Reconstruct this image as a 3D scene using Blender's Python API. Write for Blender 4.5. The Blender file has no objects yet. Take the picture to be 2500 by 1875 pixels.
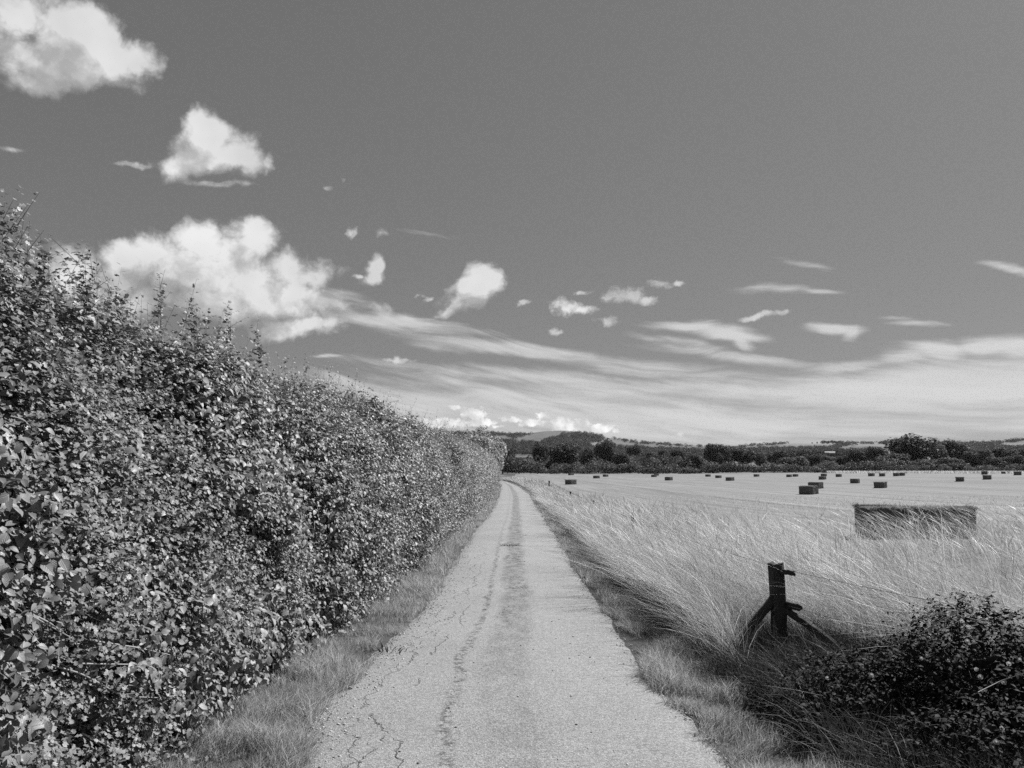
import bpy, math, random
import numpy as np
from mathutils import Vector, Matrix

SKY_ONLY = False
random.seed(7)
rng = np.random.default_rng(11)
scene = bpy.context.scene
COL = scene.collection

# ------------------------------------------------------------------ camera
CAMZ = 1.65
FPX = 1805.0                      # focal length in pixels of a 2500 px wide frame
PITCH = math.atan((1148 - 937.5) / FPX)
cam_d = bpy.data.cameras.new("camera")
cam = bpy.data.objects.new("camera", cam_d)
COL.objects.link(cam)
cam.location = (0, 0, CAMZ)
cam.rotation_euler = (math.radians(90) + PITCH, 0, 0)
cam_d.sensor_width = 36.0
cam_d.lens = 36.0 * FPX / 2500.0
cam_d.clip_start = 0.05
cam_d.clip_end = 20000
scene.camera = cam

scene.view_settings.view_transform = 'Standard'
scene.view_settings.look = 'None'
scene.view_settings.gamma = 1.0
scene.view_settings.exposure = 0.6
scene.render.film_transparent = False
scene.cycles.max_bounces = 6
scene.cycles.diffuse_bounces = 2
scene.cycles.glossy_bounces = 1
scene.cycles.transmission_bounces = 3
scene.cycles.transparent_max_bounces = 4
scene.cycles.volume_bounces = 0
scene.cycles.use_denoising = False
scene.cycles.use_adaptive_sampling = True
scene.cycles.adaptive_threshold = .01
scene.cycles.adaptive_min_samples = 24

SUN_AZ = math.radians(40)         # measured from +X (right) towards +Y (ahead)
SUN_EL = math.radians(43)


def pdir(px, py):
    """world direction of a photo pixel (2500x1875)"""
    a, b = (px - 1250) / FPX, (937.5 - py) / FPX
    c, s = math.cos(PITCH), math.sin(PITCH)
    return Vector((a, c - b * s, s + b * c))


def azel(px, py):
    d = pdir(px, py)
    return math.atan2(d.x, d.y), math.atan2(d.z, math.hypot(d.x, d.y))


# ------------------------------------------------------------------ node helper
class NT:
    def __init__(self, tree):
        self.t = tree
        self.n = tree.nodes
        self.l = tree.links

    def new(self, typ, **kw):
        n = self.n.new(typ)
        for k, v in kw.items():
            setattr(n, k, v)
        return n

    def put(self, sock, v):
        if v is None:
            return
        if isinstance(v, bpy.types.NodeSocket):
            self.l.new(v, sock)
        else:
            if sock.type == 'RGBA' and isinstance(v, (int, float)):
                v = (v, v, v, 1)
            sock.default_value = v

    def m(self, op, a, b=None, c=None, clamp=False):
        n = self.new('ShaderNodeMath', operation=op, use_clamp=clamp)
        self.put(n.inputs[0], a)
        self.put(n.inputs[1], b)
        self.put(n.inputs[2], c)
        return n.outputs[0]

    def vm(self, op, a, b=None):
        n = self.new('ShaderNodeVectorMath', operation=op)
        self.put(n.inputs[0], a)
        self.put(n.inputs[1], b)
        return n.outputs['Value'] if op in ('LENGTH', 'DOT_PRODUCT') else n.outputs[0]

    def xyz(self, x, y, z):
        n = self.new('ShaderNodeCombineXYZ')
        for i, v in enumerate((x, y, z)):
            self.put(n.inputs[i], v)
        return n.outputs[0]

    def sep(self, v):
        n = self.new('ShaderNodeSeparateXYZ')
        self.put(n.inputs[0], v)
        return n.outputs

    def noise(self, vec, scale=5, detail=4, rough=.5, dist=0.0, dim='3D', typ='FBM'):
        n = self.new('ShaderNodeTexNoise', noise_dimensions=dim)
        try:
            n.noise_type = typ
        except Exception:
            pass
        self.put(n.inputs['Vector'], vec)
        self.put(n.inputs['Scale'], scale)
        self.put(n.inputs['Detail'], detail)
        self.put(n.inputs['Roughness'], rough)
        self.put(n.inputs['Distortion'], dist)
        return n.outputs[0]

    def voro(self, vec, scale=5, feature='F1', rand=1.0):
        n = self.new('ShaderNodeTexVoronoi', feature=feature)
        self.put(n.inputs['Vector'], vec)
        self.put(n.inputs['Scale'], scale)
        self.put(n.inputs['Randomness'], rand)
        return n.outputs

    def ss(self, v, a, b, lo=0.0, hi=1.0, kind='SMOOTHSTEP'):
        n = self.new('ShaderNodeMapRange', interpolation_type=kind, clamp=True)
        self.put(n.inputs[0], v)
        self.put(n.inputs[1], a)
        self.put(n.inputs[2], b)
        self.put(n.inputs[3], lo)
        self.put(n.inputs[4], hi)
        return n.outputs[0]

    def mapping(self, vec, loc=(0, 0, 0), rot=(0, 0, 0), sc=(1, 1, 1), typ='POINT'):
        n = self.new('ShaderNodeMapping', vector_type=typ)
        self.put(n.inputs[0], vec)
        if typ != 'NORMAL':
            n.inputs[1].default_value = loc
        n.inputs[2].default_value = rot
        n.inputs[3].default_value = sc
        return n.outputs[0]

    def mix(self, f, a, b):
        """float mix"""
        n = self.new('ShaderNodeMix', data_type='FLOAT')
        n.clamp_factor = True
        self.put(n.inputs[0], f)
        self.put(n.inputs[2], a)
        self.put(n.inputs[3], b)
        return n.outputs[0]


# ------------------------------------------------------------------ sky (world)
world = bpy.data.worlds.new("World")
scene.world = world
world.use_nodes = True
W = NT(world.node_tree)
W.n.clear()
geo = W.new('ShaderNodeNewGeometry')
tc = W.new('ShaderNodeTexCoord')
dv = tc.outputs['Generated']
dx, dy, dz = W.sep(dv)[:3]
az = W.m('ARCTAN2', dx, dy)
hyp = W.m('SQRT', W.m('ADD', W.m('MULTIPLY', dx, dx), W.m('MULTIPLY', dy, dy)))
el = W.m('ARCTAN2', dz, hyp)
P = W.xyz(az, el, 0.0)            # azimuth / elevation in radians

sky = W.new('ShaderNodeTexSky', sky_type='NISHITA')
sky.sun_disc = False
sky.sun_elevation = SUN_EL
sky.sun_rotation = math.radians(90) - SUN_AZ      # clockwise from +Y
sky.altitude = 60
sky.air_density = 1.0
sky.dust_density = 0.3
sky.ozone_density = 1.2
sc_ = W.new('ShaderNodeSeparateColor')
W.put(sc_.inputs[0], sky.outputs[0])
# black-and-white film behind a yellow filter: mostly red and green, a little blue
grey = W.m('ADD', W.m('MULTIPLY', sc_.outputs[0], .52),
           W.m('ADD', W.m('MULTIPLY', sc_.outputs[1], .38), W.m('MULTIPLY', sc_.outputs[2], .10)))

# --- cumulus, each one a few ellipses in azimuth/elevation: x, y, rx, ry, rot(deg), strength (2212-px photo units)
BIG = [
 (30,55,120,75,0,.85),(175,80,85,75,25,1),(110,130,170,70,0,1),(235,135,85,55,15,1),(305,140,62,50,0,.75),(90,185,120,35,0,.55),
 (437,268,34,36,0,1),(450,300,60,50,0,1),(455,330,105,42,-8,1),(390,348,85,38,0,.75),(515,335,62,42,25,.95),(572,348,28,42,20,.5),
 (290,345,110,14,3,.35),(480,388,110,16,6,.42),
 (262,540,62,30,0,.9),(340,540,72,38,0,.95),(440,525,62,58,0,1),(448,500,32,32,0,.9),(555,530,58,52,0,1),(548,495,30,26,0,.8),
 (470,590,240,60,0,1),(400,560,170,50,0,.9),(600,640,150,55,6,.9),(500,555,120,60,0,.95),(655,700,120,32,-3,.95),(620,572,62,42,20,.9),(672,590,48,26,20,.6),(230,600,100,70,0,.75),(150,585,100,70,0,.65),(330,640,130,50,0,.8),
 (440,655,90,42,0,.9),(480,662,70,36,15,.9),(640,660,130,45,5,.55),(640,712,90,24,-4,.85),(740,650,120,26,14,.4),
 (810,573,25,30,10,.95),(803,600,34,22,-15,.9),(770,592,16,9,30,.6),
 (1048,605,44,38,0,1),(1015,632,56,36,-30,1),(975,668,42,16,-25,.7),
]
SMALL = [
 (760,506,22,16,0,.42),(825,502,22,14,0,.35),(706,407,12,10,0,.36),(742,386,16,6,30,.2),
 (1222,660,38,20,0,.85),(1262,668,36,12,10,.7),(1350,640,50,22,-8,.8),(1400,650,30,10,0,.6),
 (1423,615,30,14,20,.62),(1462,612,16,9,-10,.6),(1262,630,28,7,-8,.5),(1308,696,42,12,0,.6),(1200,717,28,9,0,.5),(1135,656,26,9,-15,.32),
 (1645,682,56,9,-8,.8),(1690,675,18,9,0,.85),(925,650,18,8,-20,.25),
 (1470,938,9,6,0,.5),(870,778,40,6,0,.45),(900,640,20,7,0,.2),
]
TINY = [
 (1024,894,30,15,0,1),(985,880,26,8,0,.6),(945,915,70,14,0,.9),(1040,914,38,11,0,.95),
 (1175,898,19,9,0,.9),(1150,913,32,11,0,.85),(1213,916,24,17,0,1.1),(1250,920,32,14,0,1.1),(1298,925,34,11,0,1),(1105,906,34,8,0,.6),
 (1128,918,16,6,0,.6),(1330,930,14,7,0,.6),(1075,922,20,6,0,.5),
]
SOFT = [
 (1500,915,1300,75,0,.72),(850,880,420,80,0,.62),(1900,860,420,70,0,.8),(1250,850,300,34,3,.5),(1150,930,500,30,0,.3),
 (1570,718,85,18,8,.85),(1615,742,40,20,40,.8),(1500,704,110,12,5,.6),(1800,708,66,13,4,.85),(1838,716,22,18,-30,.7),
 (1660,626,150,13,0,.30),(1765,627,80,7,0,.30),(1730,568,80,11,6,.22),(2190,578,80,11,12,.34),(2010,700,100,12,3,.34),(1950,690,70,8,3,.25),
 (2140,752,75,26,0,1.0),(2200,758,80,32,0,1.0),(2040,762,80,24,0,.95),(1955,775,85,18,-4,.9),(2080,820,280,60,0,1.0),(1840,790,160,20,-5,.75),
 (900,700,200,16,8,.6),(1100,755,300,20,8,.75),(1350,785,300,22,6,.75),(1600,770,220,18,8,.7),(900,500,120,10,8,.16),(40,325,50,8,8,.2),
 (1700,870,560,60,0,.62),(1100,865,420,45,2,.62),(1300,830,500,26,4,.6),(2100,880,400,60,0,.7),(700,770,60,6,0,.3),(1500,740,160,14,12,.45),
 (660,640,150,30,8,.5),(800,690,130,22,10,.6),(860,835,300,40,0,.45),
]


def make_group(name, ells, k):
    """node group: vector (az, el) in, field value out: > 0 inside the ellipses"""
    g = bpy.data.node_groups.new(name, 'ShaderNodeTree')
    g.interface.new_socket('P', in_out='INPUT', socket_type='NodeSocketVector')
    g.interface.new_socket('F', in_out='OUTPUT', socket_type='NodeSocketFloat')
    G = NT(g)
    gi = G.new('NodeGroupInput')
    go = G.new('NodeGroupOutput')
    acc = None
    for (x, y, rx, ry, rot, st) in ells:
        s = 2500 / 2212
        X, Y = x * s, y * s
        a0, e0 = azel(X, Y)
        a1, e1 = azel(X + 10, Y)
        a2, e2 = azel(X, Y - 10)
        ka, ke = math.hypot(a1 - a0, e1 - e0) / 10, math.hypot(a2 - a0, e2 - e0) / 10
        tilt = math.atan2(e1 - e0, a1 - a0)
        # (the tiny term only orders the nodes, so that few values are alive at once)
        src = gi.outputs[0] if acc is None else G.vm('ADD', gi.outputs[0], G.m('MULTIPLY', acc, 1e-9))
        mp = G.mapping(src, (a0, e0, 0), (0, 0, tilt - math.radians(rot)),
                       (rx * s * ka * 1.12, ry * s * ke * 1.12, 1), 'TEXTURE')
        r = G.vm('LENGTH', mp)
        f = G.m('MULTIPLY', G.m('SUBTRACT', 1.0, r), 1.0)
        f = G.m('MINIMUM', f, .75)
        # weaker clouds saturate lower
        f = G.m('ADD', G.m('MULTIPLY', f, .55 + .45 * st), (st - 1) * .38)
        acc = f if acc is None else G.m('SMOOTH_MAX', acc, f, k)
    G.l.new(acc, go.inputs[0])
    return g


def field(grp, vec):
    n = W.new('ShaderNodeGroup')
    n.node_tree = grp
    W.put(n.inputs[0], vec)
    return n.outputs[0]


gB = make_group('cumulus_field', BIG, .26)
gS = make_group('small_cumulus_field', SMALL, .12)
gT = make_group('horizon_cumulus_field', TINY, .10)
gC = make_group('cirrus_field', SOFT, .25)


def warp(vec, sc, amt, off=0.0):
    n = W.new('ShaderNodeTexNoise', noise_dimensions='3D')
    W.put(n.inputs['Vector'], W.vm('ADD', vec, (off, off * 1.3, off * .7)))
    n.inputs['Scale'].default_value = sc
    n.inputs['Detail'].default_value = 5
    n.inputs['Roughness'].default_value = .55
    d = W.vm('SUBTRACT', n.outputs['Color'], (.5, .5, .5))
    return W.vm('ADD', vec, W.vm('MULTIPLY', d, (amt, amt * .7, 0)))


def cum_density(vec, grp, wsc, wamt, nsc, namp, octs):
    w = warp(vec, wsc, wamt)
    f = field(grp, w)
    n = W.noise(W.vm('MULTIPLY', vec, (1, 1.25, 1)), nsc, octs, .66, .2)
    vo = W.new('ShaderNodeTexVoronoi', feature='F1')
    W.put(vo.inputs['Vector'], W.vm('ADD', w, (0, 0, .37)))
    vo.inputs['Scale'].default_value = nsc * 1.5
    vo.inputs['Detail'].default_value = 3
    vo.inputs['Roughness'].default_value = .55
    vo.inputs['Lacunarity'].default_value = 2.3
    puff = W.m('SUBTRACT', .52, vo.outputs['Distance'])
    return W.m('ADD', W.m('ADD', f, W.m('MULTIPLY', W.m('SUBTRACT', n, .5), namp)), W.m('MULTIPLY', puff, namp * .42))


def cumulus(P0, prev, grp, wsc, wamt, nsc, namp, off, soft, base, octs=9):
    P = W.vm('ADD', P0, W.m('MULTIPLY', prev, 1e-9))
    d0 = cum_density(P, grp, wsc, wamt, nsc, namp, octs)
    lowp = W.noise(P, nsc * .45, 4, .5)
    if octs < 9:
        vg = W.m('SUBTRACT', W.noise(W.vm('ADD', P, (0, -.006, 0)), nsc * .6, 3, .5), .5)
        return W.ss(d0, base, base + soft), W.ss(W.m('ADD', W.m('MULTIPLY', W.m('SUBTRACT', lowp, .5), 1.1), W.m('SUBTRACT', .5, W.m('MULTIPLY', vg, -.6))), .25, .8), d0
    P2 = W.vm('ADD', W.vm('ADD', P, (off[0], off[1], 0)), W.m('MULTIPLY', d0, 1e-9))
    d1 = cum_density(P2, grp, wsc, wamt, nsc, namp, octs)
    cover = W.ss(d0, base, base + soft)
    relief = W.m('SUBTRACT', d0, d1)
    lit = W.ss(relief, -.22, .30, 0, 1, 'LINEAR')
    lit = W.mix(.38, lit, W.ss(lowp, .35, .68))
    thick = W.ss(d0, .15, .75)
    return cover, lit, thick


cB, lB, tB = cumulus(P, az, gB, 10, .075, 12, 1.15, (.017, .034), .60, -.30)
cS, lS, tS = cumulus(P, lB, gS, 30, .030, 34, 1.2, (.004, .008), .80, -.34, 6)
cT, lT, tT = cumulus(P, lS, gT, 120, .009, 95, 1.0, (.0015, .003), .45, -.20, 4)
# cirrus: streaks that sweep down to the right and flatten out
P = W.vm('ADD', P, W.m('MULTIPLY', lT, 1e-9))
wz = W.m('MULTIPLY', W.m('MULTIPLY', W.m('SUBTRACT', W.noise(P, 2.4, 3, .5), .5), .13), W.ss(el, .02, .17, .12, 1))
curve = W.m('MULTIPLY', W.m('POWER', 2.718, W.m('MULTIPLY', W.m('ADD', az, .15), -2.6)), .11)
v1 = W.m('SUBTRACT', W.m('ADD', el, wz), curve)
sv = W.xyz(W.m('MULTIPLY', az, 3.0), W.m('MULTIPLY', v1, 34.0), 3.1)
streak = W.noise(sv, 1.0, 8, .58, .5)
sv2 = W.xyz(W.m('MULTIPLY', az, 9.0), W.m('MULTIPLY', v1, 70.0), 7.7)
streak2 = W.noise(sv2, 1.0, 6, .6, .3)
fC = field(gC, warp(P, 7, .04, 4.0))
st = W.m('ADD', W.m('MULTIPLY', W.m('SUBTRACT', streak, .5), 1.5), W.m('MULTIPLY', W.m('SUBTRACT', streak2, .5), .85))
cC = W.ss(W.m('ADD', fC, st), -.15, .70)

SKYK = 0.078
# film response: the bright side of the sky is held back a little
base_sky = W.m('MULTIPLY', W.m('POWER', W.m('MAXIMUM', grey, .01), .46), SKYK)
# cloud radiance: white where the sun strikes it, grey where it does not
cirrus_col = W.m('ADD', .35, W.m('MULTIPLY', streak, .15))
bigc = W.m('ADD', .27, W.m('MULTIPLY', W.m('POWER', lB, 1.2), .33))
smallc = W.m('ADD', .34, W.m('MULTIPLY', lS, .30))
r = W.mix(W.m('MULTIPLY', cC, .92), base_sky, cirrus_col)
r = W.mix(W.m('MULTIPLY', cS, .90), r, smallc)
r = W.mix(W.m('MULTIPLY', cT, .9), r, W.m('ADD', .40, W.m('MULTIPLY', lT, .34)))
r = W.mix(W.m('MULTIPLY', cB, .93), r, bigc)
bg = W.new('ShaderNodeBackground')
cc = W.new('ShaderNodeCombineColor')
for i in range(3):
    W.put(cc.inputs[i], W.m('DIVIDE', r, .1))
W.put(bg.inputs[0], cc.outputs[0])
bg.inputs[1].default_value = 0.1
wo = W.new('ShaderNodeOutputWorld')
W.l.new(bg.outputs[0], wo.inputs[0])
world.cycles.sampling_method = 'MANUAL'
world.cycles.sample_map_resolution = 256

# ------------------------------------------------------------------ sun
sd = bpy.data.lights.new("sun", 'SUN')
sd.energy = 5.0
sd.angle = math.radians(0.53)
sd.color = (1, 1, 1)
sun = bpy.data.objects.new("sun", sd)
COL.objects.link(sun)
SUN = Vector((math.cos(SUN_EL) * math.cos(SUN_AZ), math.cos(SUN_EL) * math.sin(SUN_AZ), math.sin(SUN_EL)))
sun.rotation_euler = SUN.to_track_quat('Z', 'Y').to_euler()
sun.location = (20, 20, 40)


# ================================================================== numpy helpers
def vnoise(p, seed=0):
    """smooth value noise, p (n,3) -> (n,) in 0..1"""
    p = np.asarray(p, float)
    i = np.floor(p).astype(np.int64)
    f = p - i
    f = f * f * (3 - 2 * f)

    def h(ix, iy, iz):
        v = (ix * 374761393 + iy * 668265263 + iz * 2147483647 + seed * 974634777) & 0xffffffff
        v = (v ^ (v >> 13)) * 1274126177 & 0xffffffff
        v = v ^ (v >> 16)
        return (v & 0xffff) / 65535.0
    r = 0
    for a in (0, 1):
        for b in (0, 1):
            for c in (0, 1):
                w = (f[:, 0] if a else 1 - f[:, 0]) * (f[:, 1] if b else 1 - f[:, 1]) * (f[:, 2] if c else 1 - f[:, 2])
                r = r + w * h(i[:, 0] + a, i[:, 1] + b, i[:, 2] + c)
    return r


def fbm(p, seed=0, octs=3):
    s, a, t = 0, .5, 0
    p = np.asarray(p, float)
    for o in range(octs):
        s = s + a * vnoise(p * 2 ** o + 17.3 * o, seed + o)
        t += a
        a *= .5
    return s / t


def sst(a, b, x):
    t = np.clip((np.asarray(x, float) - a) / (b - a), 0, 1)
    return t * t * (3 - 2 * t)


def unit(v):
    return v / np.maximum(np.linalg.norm(v, axis=-1, keepdims=True), 1e-9)


def make_mesh(name, verts, faces, mats, parent=None, smooth=False, attrs=None, matidx=None):
    """verts (n,3); faces (m,k) array or a list of such arrays; links ONE mesh object"""
    me = bpy.data.meshes.new(name)
    verts = np.asarray(verts, np.float32).reshape(-1, 3)
    fl = faces if isinstance(faces, list) else [faces]
    fl = [np.asarray(f, np.int32) for f in fl if len(f)]
    tot = np.concatenate([f.ravel() for f in fl])
    cnt = np.concatenate([np.full(len(f), f.shape[1], np.int32) for f in fl])
    me.vertices.add(len(verts))
    me.vertices.foreach_set('co', verts.ravel())
    me.loops.add(len(tot))
    me.loops.foreach_set('vertex_index', tot)
    me.polygons.add(len(cnt))
    st = np.zeros(len(cnt), np.int32)
    st[1:] = np.cumsum(cnt)[:-1]
    me.polygons.foreach_set('loop_start', st)
    me.polygons.foreach_set('loop_total', cnt)
    if smooth:
        me.polygons.foreach_set('use_smooth', np.ones(len(cnt), bool))
    if matidx is not None:
        me.polygons.foreach_set('material_index', np.asarray(matidx, np.int32))
    me.update(calc_edges=True)
    for k, v in (attrs or {}).items():
        v = np.asarray(v, np.float32)
        if v.ndim == 1:
            a = me.attributes.new(k, 'FLOAT', 'POINT')
            a.data.foreach_set('value', v)
        else:
            a = me.attributes.new(k, 'FLOAT_VECTOR', 'POINT')
            a.data.foreach_set('vector', v.ravel())
    for m_ in (mats if isinstance(mats, (list, tuple)) else [mats]):
        me.materials.append(m_)
    o = bpy.data.objects.new(name, me)
    COL.objects.link(o)
    if parent is not None:
        o.parent = parent
    return o


def tag(o, label=None, cat=None, group=None, kind=None):
    if label:
        o['label'] = label
    if cat:
        o['category'] = cat
    if group:
        o['group'] = group
    if kind:
        o['kind'] = kind
    return o


def empty(name, loc=(0, 0, 0), rz=0.0):
    o = bpy.data.objects.new(name, None)
    COL.objects.link(o)
    o.location = loc
    o.rotation_euler = (0, 0, rz)
    o.empty_display_size = .2
    return o


def ribbons(pts, wid, side):
    """pts (n,k,3), wid (n,k), side (n,3) or (n,k,3) -> verts, quads"""
    n, k = pts.shape[:2]
    if side.ndim == 2:
        side = side[:, None, :]
    L = pts - side * wid[..., None] * .5
    R = pts + side * wid[..., None] * .5
    v = np.stack([L, R], 2).reshape(-1, 3)
    base = (np.arange(n) * k * 2)[:, None]
    j = (np.arange(k - 1) * 2)[None, :]
    a = base + j
    f = np.stack([a, a + 1, a + 3, a + 2], -1).reshape(-1, 4)
    return v, f


def tube_rings(pts, rad, sides=6):
    """one tapered tube along pts -> verts, quads (closed by a fan of quads at the ends)"""
    pts = np.asarray(pts, float)
    k = len(pts)
    d = np.gradient(pts, axis=0)
    d = unit(d)
    up = np.array([0, 0, 1.0]) if abs(d[0, 2]) < .9 else np.array([1.0, 0, 0])
    a = unit(np.cross(d, up))
    b = np.cross(a, d)
    t = np.arange(sides) / sides * 2 * math.pi
    ring = pts[:, None] + (a[:, None] * np.cos(t)[None, :, None] + b[:, None] * np.sin(t)[None, :, None]) * np.asarray(rad)[:, None, None]
    v = ring.reshape(-1, 3)
    f = []
    for i in range(k - 1):
        for j in range(sides):
            f.append((i * sides + j, i * sides + (j + 1) % sides, (i + 1) * sides + (j + 1) % sides, (i + 1) * sides + j))
    for e, rev in ((0, True), (k - 1, False)):
        idx = [e * sides + j for j in range(sides)]
        if rev:
            idx = idx[::-1]
        if sides == 4:
            f.append(tuple(idx))
        elif sides == 6:
            f.append((idx[0], idx[1], idx[2], idx[3]))
            f.append((idx[0], idx[3], idx[4], idx[5]))
    return v, np.array(f, np.int32)


class Bag:
    """collects pieces for one mesh"""
    def __init__(self):
        self.v, self.f, self.n, self.a = [], [], 0, {}

    def add(self, v, f, **attrs):
        v = np.asarray(v, float).reshape(-1, 3)
        self.v.append(v)
        self.f.append(np.asarray(f, np.int64) + self.n)
        self.n += len(v)
        for k, x in attrs.items():
            x = np.asarray(x, float)
            if x.ndim == 0:
                x = np.full(len(v), float(x))
            self.a.setdefault(k, []).append(x)

    def build(self, name, mats, parent=None, smooth=False):
        at = {k: np.concatenate(x) for k, x in self.a.items()}
        byk = {}
        for f in self.f:
            byk.setdefault(f.shape[1], []).append(f)
        return make_mesh(name, np.concatenate(self.v), [np.concatenate(x) for x in byk.values()], mats, parent, smooth, at)


def instances(tv, tf, pos, ax, ay, az_, scale):
    """template verts/faces placed n times with basis vectors (ax, ay, az_)"""
    n, k = len(pos), len(tv)
    v = (tv[None, :, 0, None] * ax[:, None] + tv[None, :, 1, None] * ay[:, None] + tv[None, :, 2, None] * az_[:, None])
    v = v * np.asarray(scale)[:, None, None] + pos[:, None]
    f = (np.asarray(tf)[None] + (np.arange(n) * k)[:, None, None]).reshape(-1, np.asarray(tf).shape[1])
    return v.reshape(-1, 3), f


# ------------------------------------------------------------------ ground shape
CREST = [(-3000, 1062), (-900, 1062), (600, 1060), (1000, 1059), (1100, 1057), (1150, 1056), (1200, 1056), (1250, 1060), (1290, 1059), (1330, 1053),
         (1380, 1050), (1410, 1052), (1440, 1057), (1480, 1068), (1530, 1077), (1600, 1084), (1700, 1091), (1780, 1094),
         (1850, 1087), (1950, 1083), (2100, 1082), (2200, 1082), (2300, 1083), (2400, 1082), (2500, 1075), (3200, 1070), (6000, 1070)]
_ca = np.array([math.atan((x - 1250) / FPX) for x, y in CREST])
_ce = np.array([(1148 - y) / FPX * math.cos(math.atan((x - 1250) / FPX)) for x, y in CREST])
RAD_K = [(330, -.0047), (360, -.0042), (480, .004), (700, .0105), (1100, .015)]


def elev_tan(b, r):
    """tangent of the elevation at which the land at bearing b, distance r is seen"""
    ce = np.interp(b, _ca, _ce)
    low = np.interp(r, [k[0] for k in RAD_K], [k[1] for k in RAD_K])
    t = np.clip((r - 1000) / 1500, 0, 1)
    hi = .015 + (ce - .015) * (t ** .8)
    return np.where(r < 1050, low, np.maximum(hi, .0145))


def gz(x, y):
    x = np.asarray(x, float)
    y = np.asarray(y, float)
    r = np.hypot(x, y)
    z = -.45 * sst(7, 55, y) + .42 * sst(220, 330, r) * 1.0
    z = z + 1.25 * sst(60, 108, x) * (1 - .5 * sst(150, 230, y)) * sst(40, 80, y)
    z = z + .25 * sst(3, 14, x) * sst(6, 12, y) * (1 - sst(16, 30, y))
    z = z + (fbm(np.stack([x * .15, y * .15, 0 * x], -1).reshape(-1, 3), 5).reshape(x.shape) - .5) * .10 * sst(4, 12, np.abs(x)) * sst(5, 40, r)
    b = np.arctan2(x, y)
    far = CAMZ + r * elev_tan(b, np.clip(r, 330, 2500))
    far = np.where(r > 2500, far - (r - 2500) * .11, far)
    far = far + (fbm(np.stack([x * .004, y * .004, 0 * x], -1).reshape(-1, 3), 9).reshape(x.shape) - .5) * 14 * sst(900, 1700, r)
    return z + (far - z) * sst(330, 420, r)


def hit(px, py, lift=0.0):
    """where the sight line through a photo pixel meets the ground"""
    d = pdir(px, py)
    h = math.hypot(d.x, d.y)
    rs = np.concatenate([np.linspace(2.5, 60, 1200), np.geomspace(60.2, 2500, 2500)])
    x, y = d.x / h * rs, d.y / h * rs
    z = CAMZ + d.z / h * rs
    g = gz(x, y) + lift
    k = np.argmax(z <= g)
    if not (z <= g).any():
        k = len(rs) - 1
    return Vector((x[k], y[k], g[k])), rs[k]


def gpt(x, y):
    return float(gz(np.array([x]), np.array([y]))[0])


# ------------------------------------------------------------------ materials
def mat(name, fn):
    m_ = bpy.data.materials.new(name)
    m_.use_nodes = True
    t = NT(m_.node_tree)
    t.n.clear()
    out = t.new('ShaderNodeOutputMaterial')
    sh = fn(t)
    if isinstance(sh, tuple):
        t.l.new(sh[0], out.inputs[0])
        t.l.new(sh[1], out.inputs[2])
    else:
        t.l.new(sh, out.inputs[0])
    return m_


def attr(t, name, vec=False):
    a = t.new('ShaderNodeAttribute', attribute_name=name)
    return a.outputs['Vector'] if vec else a.outputs['Fac']


def greycol(t, v):
    c = t.new('ShaderNodeCombineColor')
    for i in range(3):
        t.put(c.inputs[i], v)
    return c.outputs[0]


def leafshader(t, col, rough=.5, trans=.35, spec=.4, bump=None):
    b = t.new('ShaderNodeBsdfPrincipled')
    t.put(b.inputs['Base Color'], greycol(t, col))
    t.put(b.inputs['Roughness'], rough)
    t.put(b.inputs['Specular IOR Level'], spec)
    if bump is not None:
        bn = t.new('ShaderNodeBump')
        bn.inputs['Strength'].default_value = .5
        bn.inputs['Distance'].default_value = .002
        t.put(bn.inputs['Height'], bump)
        t.put(b.inputs['Normal'], bn.outputs[0])
    tr = t.new('ShaderNodeBsdfTranslucent')
    t.put(tr.inputs[0], greycol(t, t.m('MULTIPLY', col, 1.2)))
    mx = t.new('ShaderNodeMixShader')
    mx.inputs[0].default_value = trans
    t.l.new(b.outputs[0], mx.inputs[1])
    t.l.new(tr.outputs[0], mx.inputs[2])
    return mx.outputs[0]


def simple(t, col, rough=.9, spec=.2, height=None, dist=.01, strength=1.0):
    b = t.new('ShaderNodeBsdfPrincipled')
    t.put(b.inputs['Base Color'], greycol(t, col))
    t.put(b.inputs['Roughness'], rough)
    t.put(b.inputs['Specular IOR Level'], spec)
    if height is not None:
        bn = t.new('ShaderNodeBump')
        bn.inputs['Strength'].default_value = strength
        bn.inputs['Distance'].default_value = dist
        t.put(bn.inputs['Height'], height)
        t.put(b.inputs['Normal'], bn.outputs[0])
    return b.outputs[0]


def f_leaf(t, lo, hi, trans=.3, rough=.42, spec=.5):
    r = attr(t, 'rnd')
    luv = attr(t, 'luv', True)
    u, v, _ = t.sep(luv)[:3]
    # side veins curve away from the midrib
    au = t.m('ABSOLUTE', u)
    ph = t.m('SUBTRACT', t.m('MULTIPLY', v, 6.5), t.m('MULTIPLY', au, 2.6))
    vein = t.ss(t.m('ABSOLUTE', t.m('SUBTRACT', t.m('FRACT', ph), .5)), .0, .16, 1, 0)
    mid = t.ss(au, .0, .06, 1, 0)
    vv = t.m('MAXIMUM', t.m('MULTIPLY', vein, .5), mid)
    col = t.mix(r, lo, hi)
    col = t.m('MULTIPLY', col, t.m('ADD', 1.0, t.m('MULTIPLY', vv, .35)))
    return leafshader(t, col, rough, trans, spec, t.m('MULTIPLY', vv, -1.0))


M_leaf = mat('hedge_leaf', lambda t: f_leaf(t, .065, .30, .17, .45, .45))
M_bramble = mat('bramble_leaf', lambda t: f_leaf(t, .009, .027, .04, .65, .12))


def f_rnd(t, lo, hi, trans=.25, rough=.7, spec=.2):
    return leafshader(t, t.mix(attr(t, 'rnd'), lo, hi), rough, trans, spec)


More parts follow.
